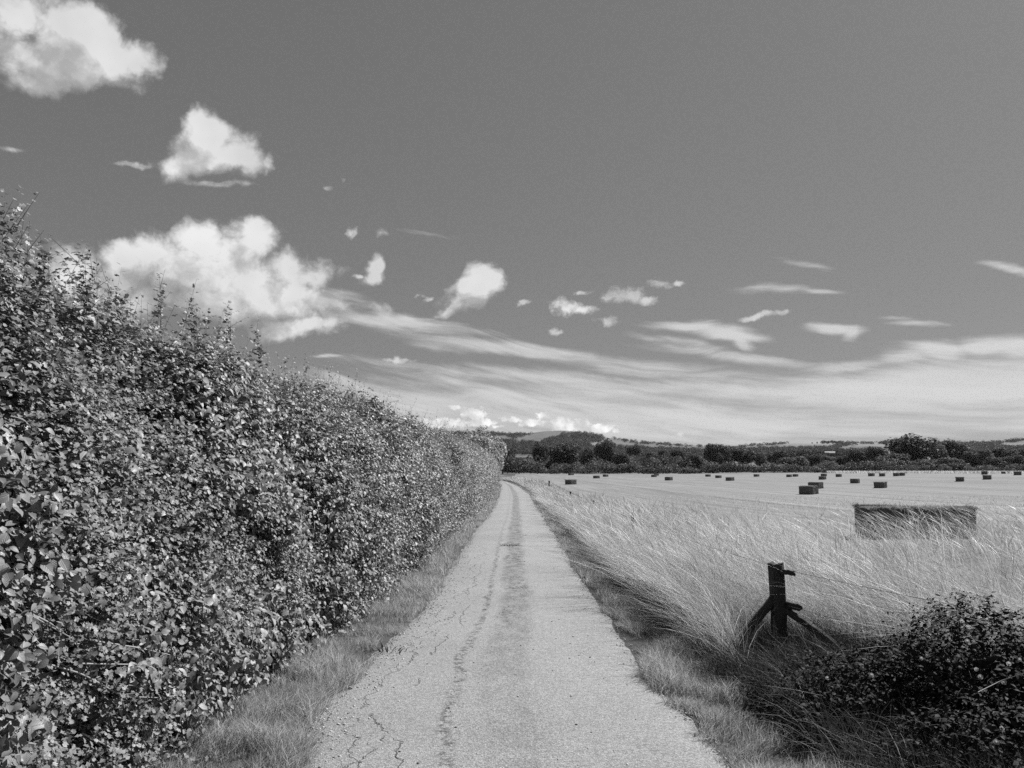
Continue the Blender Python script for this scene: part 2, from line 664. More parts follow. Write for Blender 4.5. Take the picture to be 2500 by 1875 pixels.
M_leaf_far = mat('hedge_leaf_far', lambda t: f_rnd(t, .075, .30, .19, .5, .4))
M_twig = mat('twig_bark', lambda t: f_rnd(t, .05, .13, .0, .85))
M_core = mat('painted_shade_core', lambda t: simple(t, t.mix(t.noise(t.new('ShaderNodeTexCoord').outputs['Object'], 22, 5, .7), .004, .035)))  # near black: shade between the leaves is painted into this core
M_straw = mat('bleached_grass', lambda t: f_rnd(t, .10, .95, .28, .5, .4))
M_verge = mat('verge_grass', lambda t: f_rnd(t, .12, .62, .35, .5, .4))
M_dark_grass = mat('painted_shade_grass', lambda t: f_rnd(t, .018, .10, .2, .6, .25))  # dark growth with the shadow at the grass foot painted in
M_weed = mat('weed_leaf', lambda t: f_rnd(t, .035, .10, .15, .6, .3))
M_tree = mat('tree_leaves', lambda t: f_rnd(t, .035, .19, .2, .7, .15))
M_tree_pale = mat('pale_tree_leaves', lambda t: f_rnd(t, .07, .25, .2, .7, .15))
M_tree_dark = mat('dark_tree_leaves', lambda t: f_rnd(t, .025, .15, .15, .7, .15))
M_wood_far = mat('hill_wood_leaves', lambda t: f_rnd(t, .04, .14, .15, .8, .1))
M_bark = mat('tree_bark', lambda t: simple(t, .05))
M_petal = mat('white_petal', lambda t: leafshader(t, .5, .7, .3, .1))


def world_pos(t):
    return t.new('ShaderNodeNewGeometry').outputs['Position']


def f_ground(t):
    p = world_pos(t)
    x, y, z = t.sep(p)[:3]
    n1 = t.noise(p, .9, 5, .6)
    n2 = t.noise(p, 14, 5, .7)
    litter = t.m('MULTIPLY', t.ss(x, 2.2, 3.4), t.ss(y, 7, 12))
    near = t.m('MULTIPLY', t.mix(litter, t.mix(n1, .05, .12), t.mix(n1, .14, .26)), t.mix(n2, .6, 1.3))
    # far hills: pasture, stubble and the odd darker crop in blocks
    pv = t.vm('MULTIPLY', p, (1, .45, 0))
    cell = t.voro(pv, .0042, 'F1', .9)
    blk = t.sep(cell['Color'])[0]
    n3 = t.noise(p, .012, 5, .6)
    fcol = t.m('MULTIPLY', t.mix(blk, .10, .18), t.mix(n3, .8, 1.2))
    edge = t.new('ShaderNodeTexVoronoi', feature='DISTANCE_TO_EDGE')
    t.put(edge.inputs['Vector'], pv)
    edge.inputs['Scale'].default_value = .0042
    edge.inputs['Randomness'].default_value = .9
    fcol = t.m('MULTIPLY', fcol, t.ss(edge.outputs[0], .008, .02, .45, 1.0))
    rr = t.vm('LENGTH', t.vm('MULTIPLY', p, (1, 1, 0)))
    mid = t.ss(rr, 330, 400)
    col = t.mix(mid, near, fcol)
    return simple(t, col, .95, .1, n2, .02)


M_ground = mat('ground_soil', f_ground)


def f_field(t):
    p = world_pos(t)
    x, y, z = t.sep(p)[:3]
    # drilled rows and combine swaths run away from the lane
    xr = t.m('ADD', x, t.m('MULTIPLY', y, .03))
    rowv = t.xyz(t.m('MULTIPLY', xr, 1.6), t.m('MULTIPLY', y, .035), 0.0)
    r1 = t.noise(rowv, 1.0, 6, .65)
    swv = t.xyz(t.m('MULTIPLY', xr, .17), t.m('MULTIPLY', y, .006), 2.0)
    r2 = t.noise(swv, 1.0, 3, .5)
    tram = t.m('ABSOLUTE', t.m('SUBTRACT', t.m('FRACT', t.m('MULTIPLY', xr, .085)), .5))
    tr = t.ss(tram, .0, .035, .58, 1.0)
    patch = t.noise(p, .03, 4, .55)
    fine = t.noise(p, 9, 6, .8)
    streak = t.ss(t.noise(t.xyz(t.m('MULTIPLY', xr, 1.1), t.m('MULTIPLY', y, .05), 5.0), 1.0, 4, .6), .56, .72)
    c = t.mix(r1, .06, .37)
    c = t.m('MULTIPLY', c, t.mix(r2, .70, 1.28))
    c = t.m('MULTIPLY', c, tr)
    c = t.m('MULTIPLY', c, t.mix(patch, .86, 1.14))
    c = t.m('MULTIPLY', c, t.mix(fine, .62, 1.36))
    c = t.m('ADD', c, t.m('MULTIPLY', streak, .07))
    return simple(t, c, .95, .1, fine, .03)


M_field = mat('stubble', f_field)


def f_road(t):
    p = world_pos(t)
    x, y, z = t.sep(p)[:3]
    u = attr(t, 'across')
    wob = t.m('MULTIPLY', t.m('SUBTRACT', t.noise(p, .55, 3, .6), .5), .14)
    uw = t.m('ADD', u, wob)
    # surface dressing of small pale chippings
    chip = t.voro(p, 95, 'F1')
    chipc = t.sep(chip['Color'])[0]
    gap = t.ss(chip['Distance'], .30, .75)
    chip2 = t.noise(p, 45, 6, .85)
    coarse = t.noise(p, 11, 5, .75)
    patch = t.noise(p, .45, 5, .6)
    c = t.mix(chipc, .225, .37)
    c = t.m('MULTIPLY', c, t.mix(gap, 1.08, .70))
    c = t.m('MULTIPLY', c, t.mix(chip2, .50, 1.50))
    c = t.m('MULTIPLY', c, t.mix(coarse, .80, 1.2))
    c = t.m('MULTIPLY', c, t.mix(patch, .76, 1.22))
    # crown of the lane: loose dark grit and moss between the wheel tracks
    mid = t.m('MULTIPLY', t.ss(uw, .41, .47), t.ss(uw, .63, .55))
    far = t.ss(y, 4.5, 12, .38, 1.0)
    grit = t.ss(t.m('ADD', t.noise(p, 26, 6, .85), t.m('MULTIPLY', t.m('SUBTRACT', patch, .5), .35)), .46, .60)
    moss = t.ss(t.noise(t.vm('MULTIPLY', p, (1.0, .55, 1.0)), 6.0, 6, .78), .40, .60)
    grit = t.m('MULTIPLY', t.mix(grit, .35, 1.0), t.mix(moss, .25, 1.15))
    midk = t.m('MULTIPLY', t.m('MULTIPLY', mid, far), grit)
    c = t.m('MULTIPLY', c, t.m('SUBTRACT', 1.0, t.m('MULTIPLY', midk, .80)))
    # pale wheel tracks
    # old seam: a broken line of dark blotches
    seamc = t.m('ABSOLUTE', t.m('SUBTRACT', t.m('ADD', u, t.m('MULTIPLY', t.m('SUBTRACT', t.noise(p, 1.4, 3, .6), .5), .06)), .365))
    seam = t.m('MULTIPLY', t.ss(seamc, .006, .026, 1, 0), t.ss(t.noise(p, 17, 4, .7), .47, .56))
    c = t.m('MULTIPLY', c, t.m('SUBTRACT', 1.0, t.m('MULTIPLY', seam, t.ss(y, 12, 26, .55, .25))))
    # cracks and frost damage in the left-hand track
    wn = t.new('ShaderNodeTexNoise')
    t.put(wn.inputs['Vector'], p)
    wn.inputs['Scale'].default_value = 6
    wn.inputs['Detail'].default_value = 5
    cw = t.vm('ADD', t.vm('MULTIPLY', p, (1, .55, 0)), t.vm('MULTIPLY', t.vm('SUBTRACT', wn.outputs[1], (.5, .5, .5)), (.22, .22, 0)))
    ve = t.new('ShaderNodeTexVoronoi', feature='DISTANCE_TO_EDGE')
    t.put(ve.inputs['Vector'], cw)
    ve.inputs['Scale'].default_value = 4.2
    ck = None
    for c0, sc_n, sd in ((.205, 1.9, .0), (.15, 2.6, 4.0), (.255, 1.4, 9.0)):
        wv = t.noise(t.vm('ADD', p, (sd, sd, sd)), sc_n, 6, .62)
        ln = t.m('ABSOLUTE', t.m('SUBTRACT', t.m('ADD', u, t.m('MULTIPLY', t.m('SUBTRACT', wv, .5), .20)), c0))
        k1 = t.m('MULTIPLY', t.ss(ln, .0008, .0042, 1, 0), t.ss(t.noise(t.vm('ADD', p, (sd, 0, 3.0)), 1.1, 4, .6), .49, .54))
        ck = k1 if ck is None else t.m('MAXIMUM', ck, k1)
    crack = ck
    cband = t.m('MULTIPLY', t.ss(uw, .06, .16), t.ss(uw, .33, .24))
    crack = t.m('MULTIPLY', t.m('MULTIPLY', crack, cband), t.ss(y, 11, 20, 1, 0))
    c = t.m('MULTIPLY', c, t.m('SUBTRACT', 1.0, t.m('MULTIPLY', crack, .34)))
    # crumbling edges, dusty and loose
    el_ = t.m('MAXIMUM', t.ss(uw, .12, .0), t.ss(uw, .95, 1.02))
    rub = t.ss(t.noise(p, 32, 5, .85), .50, .62)
    c = t.m('MULTIPLY', c, t.m('SUBTRACT', 1.0, t.m('MULTIPLY', t.m('MULTIPLY', el_, rub), .55)))
    pits = t.ss(t.noise(p, 60, 3, .6), .66, .72)
    c = t.m('MULTIPLY', c, t.m('SUBTRACT', 1.0, t.m('MULTIPLY', pits, .6)))
    h = t.m('ADD', t.m('SUBTRACT', t.m('MULTIPLY', chip2, 1.0), t.m('MULTIPLY', chip['Distance'], .6)), t.m('ADD', t.m('MULTIPLY', crack, -2.0), t.m('MULTIPLY', coarse, .8)))
    return simple(t, c, .9, .25, h, .006, .9)


M_road = mat('chipped_road_surface', f_road)
M_stone = mat('loose_flint', lambda t: simple(t, t.mix(attr(t, 'rnd'), .15, .62), .9))


def f_bale(t):
    tcn = t.new('ShaderNodeTexCoord').outputs['Object']
    x, y, z = t.sep(tcn)[:3]
    a = t.noise(t.xyz(t.m('MULTIPLY', x, 8.0), t.m('MULTIPLY', y, 8.0), t.m('MULTIPLY', z, 8.0)), 2.5, 7, .75)
    b = t.noise(t.xyz(t.m('MULTIPLY', x, 2.0), t.m('MULTIPLY', y, 9.0), t.m('MULTIPLY', z, 2.0)), 1.3, 3, .6)
    c = t.m('MULTIPLY', t.mix(a, .03, .25), t.mix(b, .6, 1.3))
    return simple(t, c, .95, .1, a, .03)


M_bale = mat('baled_straw', f_bale)
M_twine = mat('baler_twine', lambda t: simple(t, .22))


def f_post(t):
    tcn = t.new('ShaderNodeTexCoord').outputs['Object']
    x, y, z = t.sep(tcn)[:3]
    g = t.noise(t.xyz(t.m('MULTIPLY', x, 60.0), t.m('MULTIPLY', y, 60.0), t.m('MULTIPLY', z, 3.0)), 1.0, 6, .65)
    c = t.mix(g, .012, .10)
    return simple(t, c, .9, .15, g, .006)


M_post = mat('weathered_timber', f_post)
M_wire = mat('rusted_wire', lambda t: simple(t, .10, .6))
M_render_wall = mat('weatherboard', lambda t: simple(t, .08))
M_roof = mat('barn_roof', lambda t: simple(t, .35, .7))

# ------------------------------------------------------------------ ground, hills and field: one sheet, split by use
deg = math.radians
bs = np.concatenate([np.arange(-180, -60, 6.0), np.arange(-60, -40, 1.0), np.arange(-40, 44, .25), np.arange(44, 64, 1.0), np.arange(64, 180, 6.0)])
bs = np.radians(bs)
rs = np.concatenate([[0.0], np.geomspace(.6, 330, 190), np.geomspace(336, 2500, 110), np.geomspace(2560, 9000, 14)])
B, R = np.meshgrid(bs, rs, indexing='ij')
X, Y = R * np.sin(B), R * np.cos(B)
Z = gz(X, Y)
nb, nr = len(bs), len(rs)
verts = np.stack([X, Y, Z], -1).reshape(-1, 3)
i0, j0 = np.meshgrid(np.arange(nb), np.arange(nr - 1), indexing='ij')
i1 = (i0 + 1) % nb
F = np.stack([i0 * nr + j0, i1 * nr + j0, i1 * nr + j0 + 1, i0 * nr + j0 + 1], -1).reshape(-1, 4)
cx, cy = verts[F].mean(1)[:, 0], verts[F].mean(1)[:, 1]
cr = np.hypot(cx, cy)


# lane edges, measured along both kerbless sides and laid on the ground
EL = [(680, 1900), (696, 1870), (750, 1756), (830, 1689), (890, 1605), (975, 1540), (1025, 1490), (1091, 1395), (1153, 1300), (1186, 1264), (1206, 1234), (1216, 1212), (1221, 1195), (1223, 1184), (1218, 1177)]
ER = [(1826, 1900), (1800, 1862), (1704, 1761), (1608, 1675), (1500, 1517), (1406, 1393), (1375, 1332), (1335, 1271), (1308, 1231), (1294, 1207), (1267, 1187), (1240, 1177.5), (1224, 1173.5)]


def curve_pts(lst):
    P_ = [hit(px, py)[0] for px, py in lst]
    return np.array([[p.x, p.y] for p in P_])


cl, cr_ = curve_pts(EL), curve_pts(ER)
# print('EL', [(round(a, 2), round(b, 1)) for a, b in cl])
# print('ER', [(round(a, 2), round(b, 1)) for a, b in cr_])
cl = np.vstack([[[-1.25, -3.0]], cl, [[-3.6, 152], [-8, 166], [-16, 176], [-30, 184]]])
cr_ = np.vstack([[[1.28, -3.0]], cr_, [[-4.5, 162], [-11, 172], [-20, 181], [-32, 189]]])
XL = lambda y: np.interp(y, cl[:, 1], cl[:, 0])
XR = lambda y: np.interp(y, cr_[:, 1], cr_[:, 0])

# where the mown field starts (right of the rough grass)
FB = np.array([[3.4, 400], [3.4, 330], [2.6, 200], [2.2, 150], [3.8, 100], [3.6, 70], [3.3, 40], [3.3, 26], [3.9, 17.5], [6.5, 14.2], [14, 14.6], [60, 17], [400, 30]])


def in_field(x, y):
    xb = np.interp(y, FB[::-1][:, 1], FB[::-1][:, 0])
    return (x > xb) & (y > 14.0) & (np.hypot(x, y) < 333)


def in_poly(x, y, poly):
    x, y = np.asarray(x, float), np.asarray(y, float)
    ins = np.zeros(x.shape, bool)
    n = len(poly)
    for i in range(n):
        x1, y1 = poly[i]
        x2, y2 = poly[(i + 1) % n]
        c = ((y1 > y) != (y2 > y)) & (x < (x2 - x1) * (y - y1) / ((y2 - y1) + 1e-12) + x1)
        ins ^= c
    return ins


FPOLY = [(1.0, 334), (0.5, 250), (-.5, 185), (2.2, 150), (3.8, 100), (3.6, 70), (3.3, 40), (3.3, 26), (3.9, 18.5), (6.5, 16.2), (14, 16.6), (60, 19), (400, 30), (400, 400), (1, 400)]
isf = in_poly(cx, cy, FPOLY) & (cr < 333)
ish = cr >= 333


def sub(name, sel, m_, drop):
    f = F[sel]
    u, inv = np.unique(f, return_inverse=True)
    v = verts[u].copy()
    v[:, 2] += drop
    return tag(make_mesh(name, v, inv.reshape(-1, 4), m_, smooth=True), kind='structure')


sub('ground', ~isf & ~ish, M_ground, 0)
sub('field', isf, M_field, 0)
sub('hills', ish, M_ground, 0)

# ------------------------------------------------------------------ lane
ys = np.concatenate([np.linspace(-2.5, 3, 12), np.linspace(3.2, 30, 180), np.linspace(30.5, 150, 160), np.linspace(151, 176, 16)])
nu = 13
us = np.linspace(0, 1, nu)
jl = (fbm(np.stack([ys * 2.3, 0 * ys, 0 * ys], -1), 3) - .5) * .10 + (fbm(np.stack([ys * 9, 0 * ys, 0 * ys], -1), 4) - .5) * .07
jr = (fbm(np.stack([ys * 2.1, 0 * ys + 9, 0 * ys], -1), 3) - .5) * .06 + (fbm(np.stack([ys * 9, 0 * ys + 5, 0 * ys], -1), 4) - .5) * .06
xl, xr = XL(ys) - .05 + jl, XR(ys) + .05 + jr
RX = xl[:, None] + (xr - xl)[:, None] * us[None]
RY = np.repeat(ys[:, None], nu, 1)
RZ = gz(RX, RY) + .012 + .03 * (1 - (2 * us[None] - 1) ** 2)
RZ[:, 0] -= .03
RZ[:, -1] -= .03
v = np.stack([RX, RY, RZ], -1).reshape(-1, 3)
i, j = np.meshgrid(np.arange(len(ys) - 1), np.arange(nu - 1), indexing='ij')
f = np.stack([i * nu + j, i * nu + j + 1, (i + 1) * nu + j + 1, (i + 1) * nu + j], -1).reshape(-1, 4)
tag(make_mesh('road', v, f, M_road, smooth=True, attrs={'across': np.tile(us, len(ys))}), kind='structure')


def road_z(x, y):
    u = np.clip((x - XL(y)) / np.maximum(XR(y) - XL(y), .1), 0, 1)
    return gz(x, y) + .012 + .03 * (1 - (2 * u - 1) ** 2)


# loose flints on the crumbling edge
n = 5200
yy = 3.2 + rng.random(n) ** 1.6 * 14
side = rng.random(n)
xx = np.where(side < .72, XL(yy) + .05 + np.abs(rng.normal(0, .17, n)), np.where(side < .86, XR(yy) - np.abs(rng.normal(0, .08, n)), XL(yy) + rng.random(n) * 2.3))
s_ = .0035 + rng.random(n) ** 3 * .011
oct_v = np.array([(1, 0, 0), (0, 1, 0), (-1, 0, 0), (0, -1, 0), (0, 0, .7), (.1, .1, -.7)], float)
oct_f = np.array([(0, 1, 4), (1, 2, 4), (2, 3, 4), (3, 0, 4), (1, 0, 5), (2, 1, 5), (3, 2, 5), (0, 3, 5)])
ang = rng.random(n) * 6.28
ax = np.stack([np.cos(ang), np.sin(ang), rng.normal(0, .2, n)], -1)
ay = np.stack([-np.sin(ang), np.cos(ang), rng.normal(0, .2, n)], -1) * (.6 + rng.random((n, 1)) * .4)
azz = np.stack([0 * ang, 0 * ang, .5 + rng.random(n) * .4], -1)
v, f = instances(oct_v, oct_f, np.stack([xx, yy, road_z(xx, yy) + s_ * .2], -1), ax, ay, azz, s_)
tag(make_mesh('gravel', v, f, M_stone, attrs={'rnd': np.repeat(rng.random(n), 6)}), kind='stuff')


# ------------------------------------------------------------------ grass
def blades(x, y, z0, h, lean, curve, width, k=4, head=0.0, flat=None):
    """lean (n,2): horizontal offset of the tip per unit height; returns verts, quads, k"""
    n = len(x)
    t = np.linspace(0, 1, k)[None]
    tt = t ** 1.0
    bend = (1 - curve[:, None]) * t + curve[:, None] * t ** 2.4
    px_ = x[:, None] + lean[:, 0:1] * h[:, None] * bend
    py_ = y[:, None] + lean[:, 1:2] * h[:, None] * bend
    ll = np.hypot(lean[:, 0], lean[:, 1])[:, None]
    pz_ = z0[:, None] + h[:, None] * (t - .38 * np.clip(ll, 0, 1.3) * curve[:, None] * t ** 3)
    pts = np.stack([px_, py_, pz_], -1)
    if head > 0:
        prof = np.interp(t[0], [0, .72, .80, .88, .95, 1], [.8, .45, head, head * .9, head * .5, .1])
    else:
        prof = np.interp(t[0], [0, .3, .7, 1], [.9, 1, .65, .06])
    w = width[:, None] * prof[None]
    a = rng.random(n) * math.pi
    sd_ = np.stack([np.cos(a), np.sin(a) * .6, 0 * a], -1)
    v, f = ribbons(pts, w, unit(sd_))
    return v, f


def tuft_noise(x, y, sc, seed):
    return fbm(np.stack([x * sc, y * sc, 0 * x], -1), seed, 3)


def grass_patch(bag, x, y, h, lean, curve, w, k, head=0.0, rnd=None, lift=0.0):
    z = gz(x, y) - .01 + lift
    v, f = blades(x, y, z, h, lean, curve, w, k, head)
    rnd = rng.random(len(x)) if rnd is None else rnd
    bag.add(v, f, rnd=np.repeat(rnd, 2 * k))


def ysample(n, y0, y1, p=2.0):
    """more blades near the viewer, fewer and broader ones far off"""
    u = rng.random(n)
    a, b = y0 ** (1 - p), y1 ** (1 - p)
    return (a + (b - a) * u) ** (1 / (1 - p))


# short verge grass on the left, between lane and hedge
def verge(name, n, y0, y1, xfun, hmin, hmax, m_, label=None, wk=.00042, seed=1):
    bag = Bag()
    cl_n = 7
    nc = n // cl_n
    yc = ysample(nc, y0, y1, 1.6)
    xc = xfun(yc, rng.random(nc))
    dc = np.hypot(xc, yc)
    y = np.repeat(yc, cl_n)
    x = np.repeat(xc, cl_n)
    ra = rng.random(n) * 6.28
    rr_ = rng.random(n) * np.repeat(.012 + .0018 * dc, cl_n)
    x, y = x + np.cos(ra) * rr_, y + np.sin(ra) * rr_
    t = tuft_noise(x, y, 3.2, seed)
    t_b = np.repeat(tuft_noise(xc, yc, 7.0, seed + 2), cl_n)
    h = (hmin + (hmax - hmin) * rng.random(n) ** 1.3) * (.35 + 1.5 * np.clip((t - .28) * 1.9, 0, 1)) * (.6 + .8 * t_b)
    d = np.hypot(x, y)
    w = np.maximum(.0034, d * wk) * (.7 + .7 * rng.random(n))
    lm = .25 + .65 * rng.random(n)
    tw = tuft_noise(x, y, 1.3, seed + 5) * 9
    lean = np.stack([np.cos(ra) * lm + np.cos(tw) * .45, np.sin(ra) * lm * .8 + np.sin(tw) * .3], -1)
    grass_patch(bag, x, y, h, lean, .4 + .5 * rng.random(n), w, 3, rnd=np.clip(rng.random(n) ** .8 * (.35 + t), 0, 1))
    o = bag.build(name, m_)
    tag(o, kind='stuff')
    return o


HB = lambda y: XL(y) - np.interp(y, [3, 5, 12, 30, 80], [.62, .55, .50, .40, .35])       # foot of the hedge
def bite(y, s0):
    return (fbm(np.stack([y * 1.1, 0 * y + s0, 0 * y], -1), 8) - .5) * .34 + (fbm(np.stack([y * 5, 0 * y + s0, 0 * y], -1), 12) - .5) * .26
verge('verge_grass', 112000, 2.2, 150, lambda y, u: HB(y) - .30 + u ** .85 * (XL(y) - HB(y) + .36 + bite(y, 2.0)), .03, .15, M_verge, seed=1)
verge('verge_grass', 112000, 2.2, 150, lambda y, u: XR(y) - .03 + bite(y, 7.0) + u * (.60 + 0 * y), .03, .14, M_verge, seed=21)

# rough long grass, bleached by the summer, leaning towards the lane
GPOLY = [(2.9, 7.1), (2.1, 7.2), (1.95, 6.3), (1.80, 6.0), (1.68, 6.6), (1.6, 8), (1.45, 10), (1.35, 13), (1.4, 17), (1.6, 45), (1.85, 66), (1.35, 98), (0.2, 130), (-1.6, 152), (-6, 175), (-2, 187), (0, 186), (1.6, 165), (2.6, 150), (4.2, 100), (4.0, 70),
         (3.9, 40), (4.0, 26), (4.6, 20), (5.8, 16.2), (14.5, 16.2), (24, 16.8), (24, 4.0), (5.0, 4.9), (3.7, 5.6)]
gp = np.array(GPOLY)


def tall(n, y0, y1, p, hlo, hhi, k, wk, head, leanx, seed, body=True, wmin=.0026):
    out = Bag()
    per = 9
    m = int(n / per * 3.4)
    y = ysample(m, y0, y1, p)
    x = np.where(rng.random(m) < .6, 1.6 + rng.random(m) * 3.2, rng.random(m) * 22)
    x = np.where(y > 60, XR(y) + .4 + rng.random(m) * 3.2, x)
    ok = in_poly(x, y, GPOLY) & (np.abs(x / np.maximum(y, .1)) < .9)
    xc, yc = x[ok][:n // per], y[ok][:n // per]
    nc = len(xc)
    n = nc * per
    dcn = np.hypot(xc, yc)
    ra = rng.random(n) * 6.28
    rr_ = rng.random(n) * np.repeat(.03 + .004 * dcn, per)
    x = np.repeat(xc, per) + np.cos(ra) * rr_
    y = np.repeat(yc, per) + np.sin(ra) * rr_
    t = tuft_noise(x, y, .55, seed)
    t2 = tuft_noise(x, y, 2.6, seed + 3)
    edge = sst(-.05, .30, x - (XR(y) + np.interp(y, [3, 8, 14, 40], [.62, .52, .34, .26])) + .12 * (t - .5))
    gapn = tuft_noise(x, y, 1.7, seed + 13)
    keep = (rng.random(n) < (.04 + .96 * edge)) & (gapn + .25 * rng.random(n) > .44)
    h = (hlo + (hhi - hlo) * rng.random(n)) * (.62 + .42 * t + .22 * t2) * (.62 + .38 * edge) * np.repeat(.8 + .35 * rng.random(nc), per)
    dir_ = tuft_noise(x, y, .8, seed + 9) - .5
    cl_lean = np.repeat(rng.normal(0, .36, (nc, 2)), per, 0)
    lm = leanx * (.5 + .6 * rng.random(n)) * (.6 + .9 * t2)
    lean = np.stack([-lm + dir_ * 1.3 + np.cos(ra) * .24, np.sin(ra) * .24 + dir_ * .5], -1) + cl_lean
    d = np.hypot(x, y)
    w = np.maximum(wmin, d * wk) * (.6 + .8 * rng.random(n))
    sel = keep
    cr_n = np.repeat(rng.random(nc), per)[sel]
    x, y, h, lean, w = x[sel], y[sel], h[sel], lean[sel], w[sel]
    n = len(x)
    rnd = np.clip((.55 * rng.random(n) + .45 * cr_n) * (.45 + 1.0 * t[sel]), 0, 1)
    if not body:
        rnd = np.clip(rnd * .9, 0, 1)
    grass_patch(out, x, y, h, lean, .35 + .6 * rng.random(n), w, k, head, rnd=rnd)
    return out


def merge_build(name, bags, m_):
    b = Bag()
    for q in bags:
        for v, f, r in zip(q.v, q.f, q.a['rnd']):
            b.v.append(v); b.f.append(f - 0 + b.n if False else f + b.n); b.n += len(v); b.a.setdefault('rnd', []).append(r)
    return b.build(name, m_)


t1 = tall(78000, 3.0, 190, 1.35, .45, .80, 5, .00036, 0, .75, 31)
t3 = tall(6500, 3.0, 60, 1.25, .95, 1.25, 9, .00040, 0, 1.0, 47, True, .0040)
t2 = tall(24000, 3.0, 190, 1.35, .72, 1.05, 8, .00030, 1.9, .48, 41, False)
tag(merge_build('tall_grass', [t1, t3], M_straw), kind='stuff')
n = 900
x = 6.2 + rng.random(n) * 8
y = 13.2 + rng.random(n) * 2.6
t4 = Bag()
grass_patch(t4, x, y, .50 + .48 * rng.random(n), np.stack([-.45 - .4 * rng.random(n), rng.normal(0, .2, n)], -1), .4 + .5 * rng.random(n), .0045 + .004 * rng.random(n), 8, 2.2, rnd=rng.random(n) ** 1.5)
M_seed = mat('seeding_grass_stems', lambda t: f_rnd(t, .12, .80, .28, .5, .4))
tag(merge_build('seeding_grass', [t2, t4], M_seed), kind='stuff')
# low dark growth under the fence, the tall grass's shadow painted into its tone
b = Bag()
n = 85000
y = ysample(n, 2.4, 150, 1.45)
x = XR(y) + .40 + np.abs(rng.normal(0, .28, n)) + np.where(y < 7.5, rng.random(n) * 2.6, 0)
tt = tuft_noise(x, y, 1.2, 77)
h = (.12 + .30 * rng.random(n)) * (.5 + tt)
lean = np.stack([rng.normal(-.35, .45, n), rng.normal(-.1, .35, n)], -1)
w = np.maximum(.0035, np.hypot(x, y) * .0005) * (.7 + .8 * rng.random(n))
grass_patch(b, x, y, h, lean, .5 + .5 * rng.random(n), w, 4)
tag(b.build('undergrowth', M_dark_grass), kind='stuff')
# stubble stems standing at the near side of the field
b = Bag()
n = 30000
y = ysample(n, 13.5, 60, 1.6)
x = -2 + rng.random(n) * 48
ok = in_poly(x, y, FPOLY)
x, y = x[ok], y[ok]
x = np.round(x / .16) * .16 + rng.normal(0, .02, len(x))
n = len(x)
grass_patch(b, x, y, .06 + .09 * rng.random(n), np.stack([rng.normal(0, .3, n), rng.normal(0, .3, n)], -1), .2 * rng.random(n), np.maximum(.004, np.hypot(x, y) * .0005), 2)
tag(b.build('stubble_stems', M_straw), kind='stuff')

# ------------------------------------------------------------------ leaves on twigs
def leaf_template(nv=4, fold=.22, curl=.25):
    """x across, y along, z normal; nv stations"""
    vs, uv = [], []
    st = np.linspace(0, 1, nv + 1)
    wd = np.interp(st, [0, .12, .38, .65, .88, 1], [.03, .24, .34, .26, .09, .0])
    for s0, w0 in zip(st, wd):
        for sx in (-1, 0, 1):
            vs.append((sx * w0, s0, abs(sx) * w0 * fold - curl * s0 * s0))
            uv.append((sx * w0 / .34, s0, 0))
    fs = []
    for a in range(nv):
        for c in range(2):
            q = a * 3 + c
            fs.append((q, q + 1, q + 4, q + 3))
    return np.array(vs, float), np.array(fs), np.array(uv, float)


LT_near = leaf_template(4)
LT_mid = leaf_template(2)
LT_far = (np.array([(0, 0, 0), (.33, .45, .05), (0, 1, -.16), (-.33, .45, .05)], float), np.array([(0, 1, 2, 3)]),
          np.array([(0, 0, 0), (1, .4, 0), (0, 1, 0), (-1, .4, 0)], float))
# a lobed little leaf (hawthorn)
_lob = np.array([(0, 0, 0), (.22, .25, .04), (.45, .42, .05), (.2, .55, .02), (.36, .82, 0), (0, 1, -.12),
                 (-.36, .82, 0), (-.2, .55, .02), (-.45, .42, .05), (-.22, .25, .04), (0, .5, -.02)], float)
LT_lobe = (_lob, np.array([(0, 1, 2, 10), (10, 2, 3, 4), (10, 4, 5, 6), (10, 6, 7, 8), (0, 10, 8, 9)]),
           np.stack([_lob[:, 0] / .45, _lob[:, 1], 0 * _lob[:, 0]], -1))


def put_leaves(bag, tpl, pos, nrm, tip, size, rnd):
    n_ = unit(nrm)
    t_ = unit(tip - n_ * (tip * n_).sum(-1, keepdims=True))
    s_ = np.cross(t_, n_)
    v, f = instances(tpl[0], tpl[1], pos, s_, t_, n_, size)
    k = len(tpl[0])
    bag.add(v, f, rnd=np.repeat(rnd, k), luv=np.tile(tpl[2], (len(pos), 1)))


def twigs(base, d, L, nl, droop=.25, gap0=.1):
    """leaf positions along n curved twigs -> pts (n,nl,3), tangent (n,nl,3), stem points (n,5,3)"""
    n = len(base)
    s = np.linspace(gap0, 1, nl)[None, :, None]
    ss = np.linspace(0, 1, 5)[None, :, None]
    dz_ = np.array([0, 0, -1.0])
    Lx = L[:, None, None]
    P_ = base[:, None] + d[:, None] * s * Lx + dz_ * droop * (s ** 2) * Lx
    S_ = base[:, None] + d[:, None] * ss * Lx + dz_ * droop * (ss ** 2) * Lx
    T_ = unit(d[:, None] + dz_ * 2 * droop * s + 0 * P_)
    return P_, T_, S_


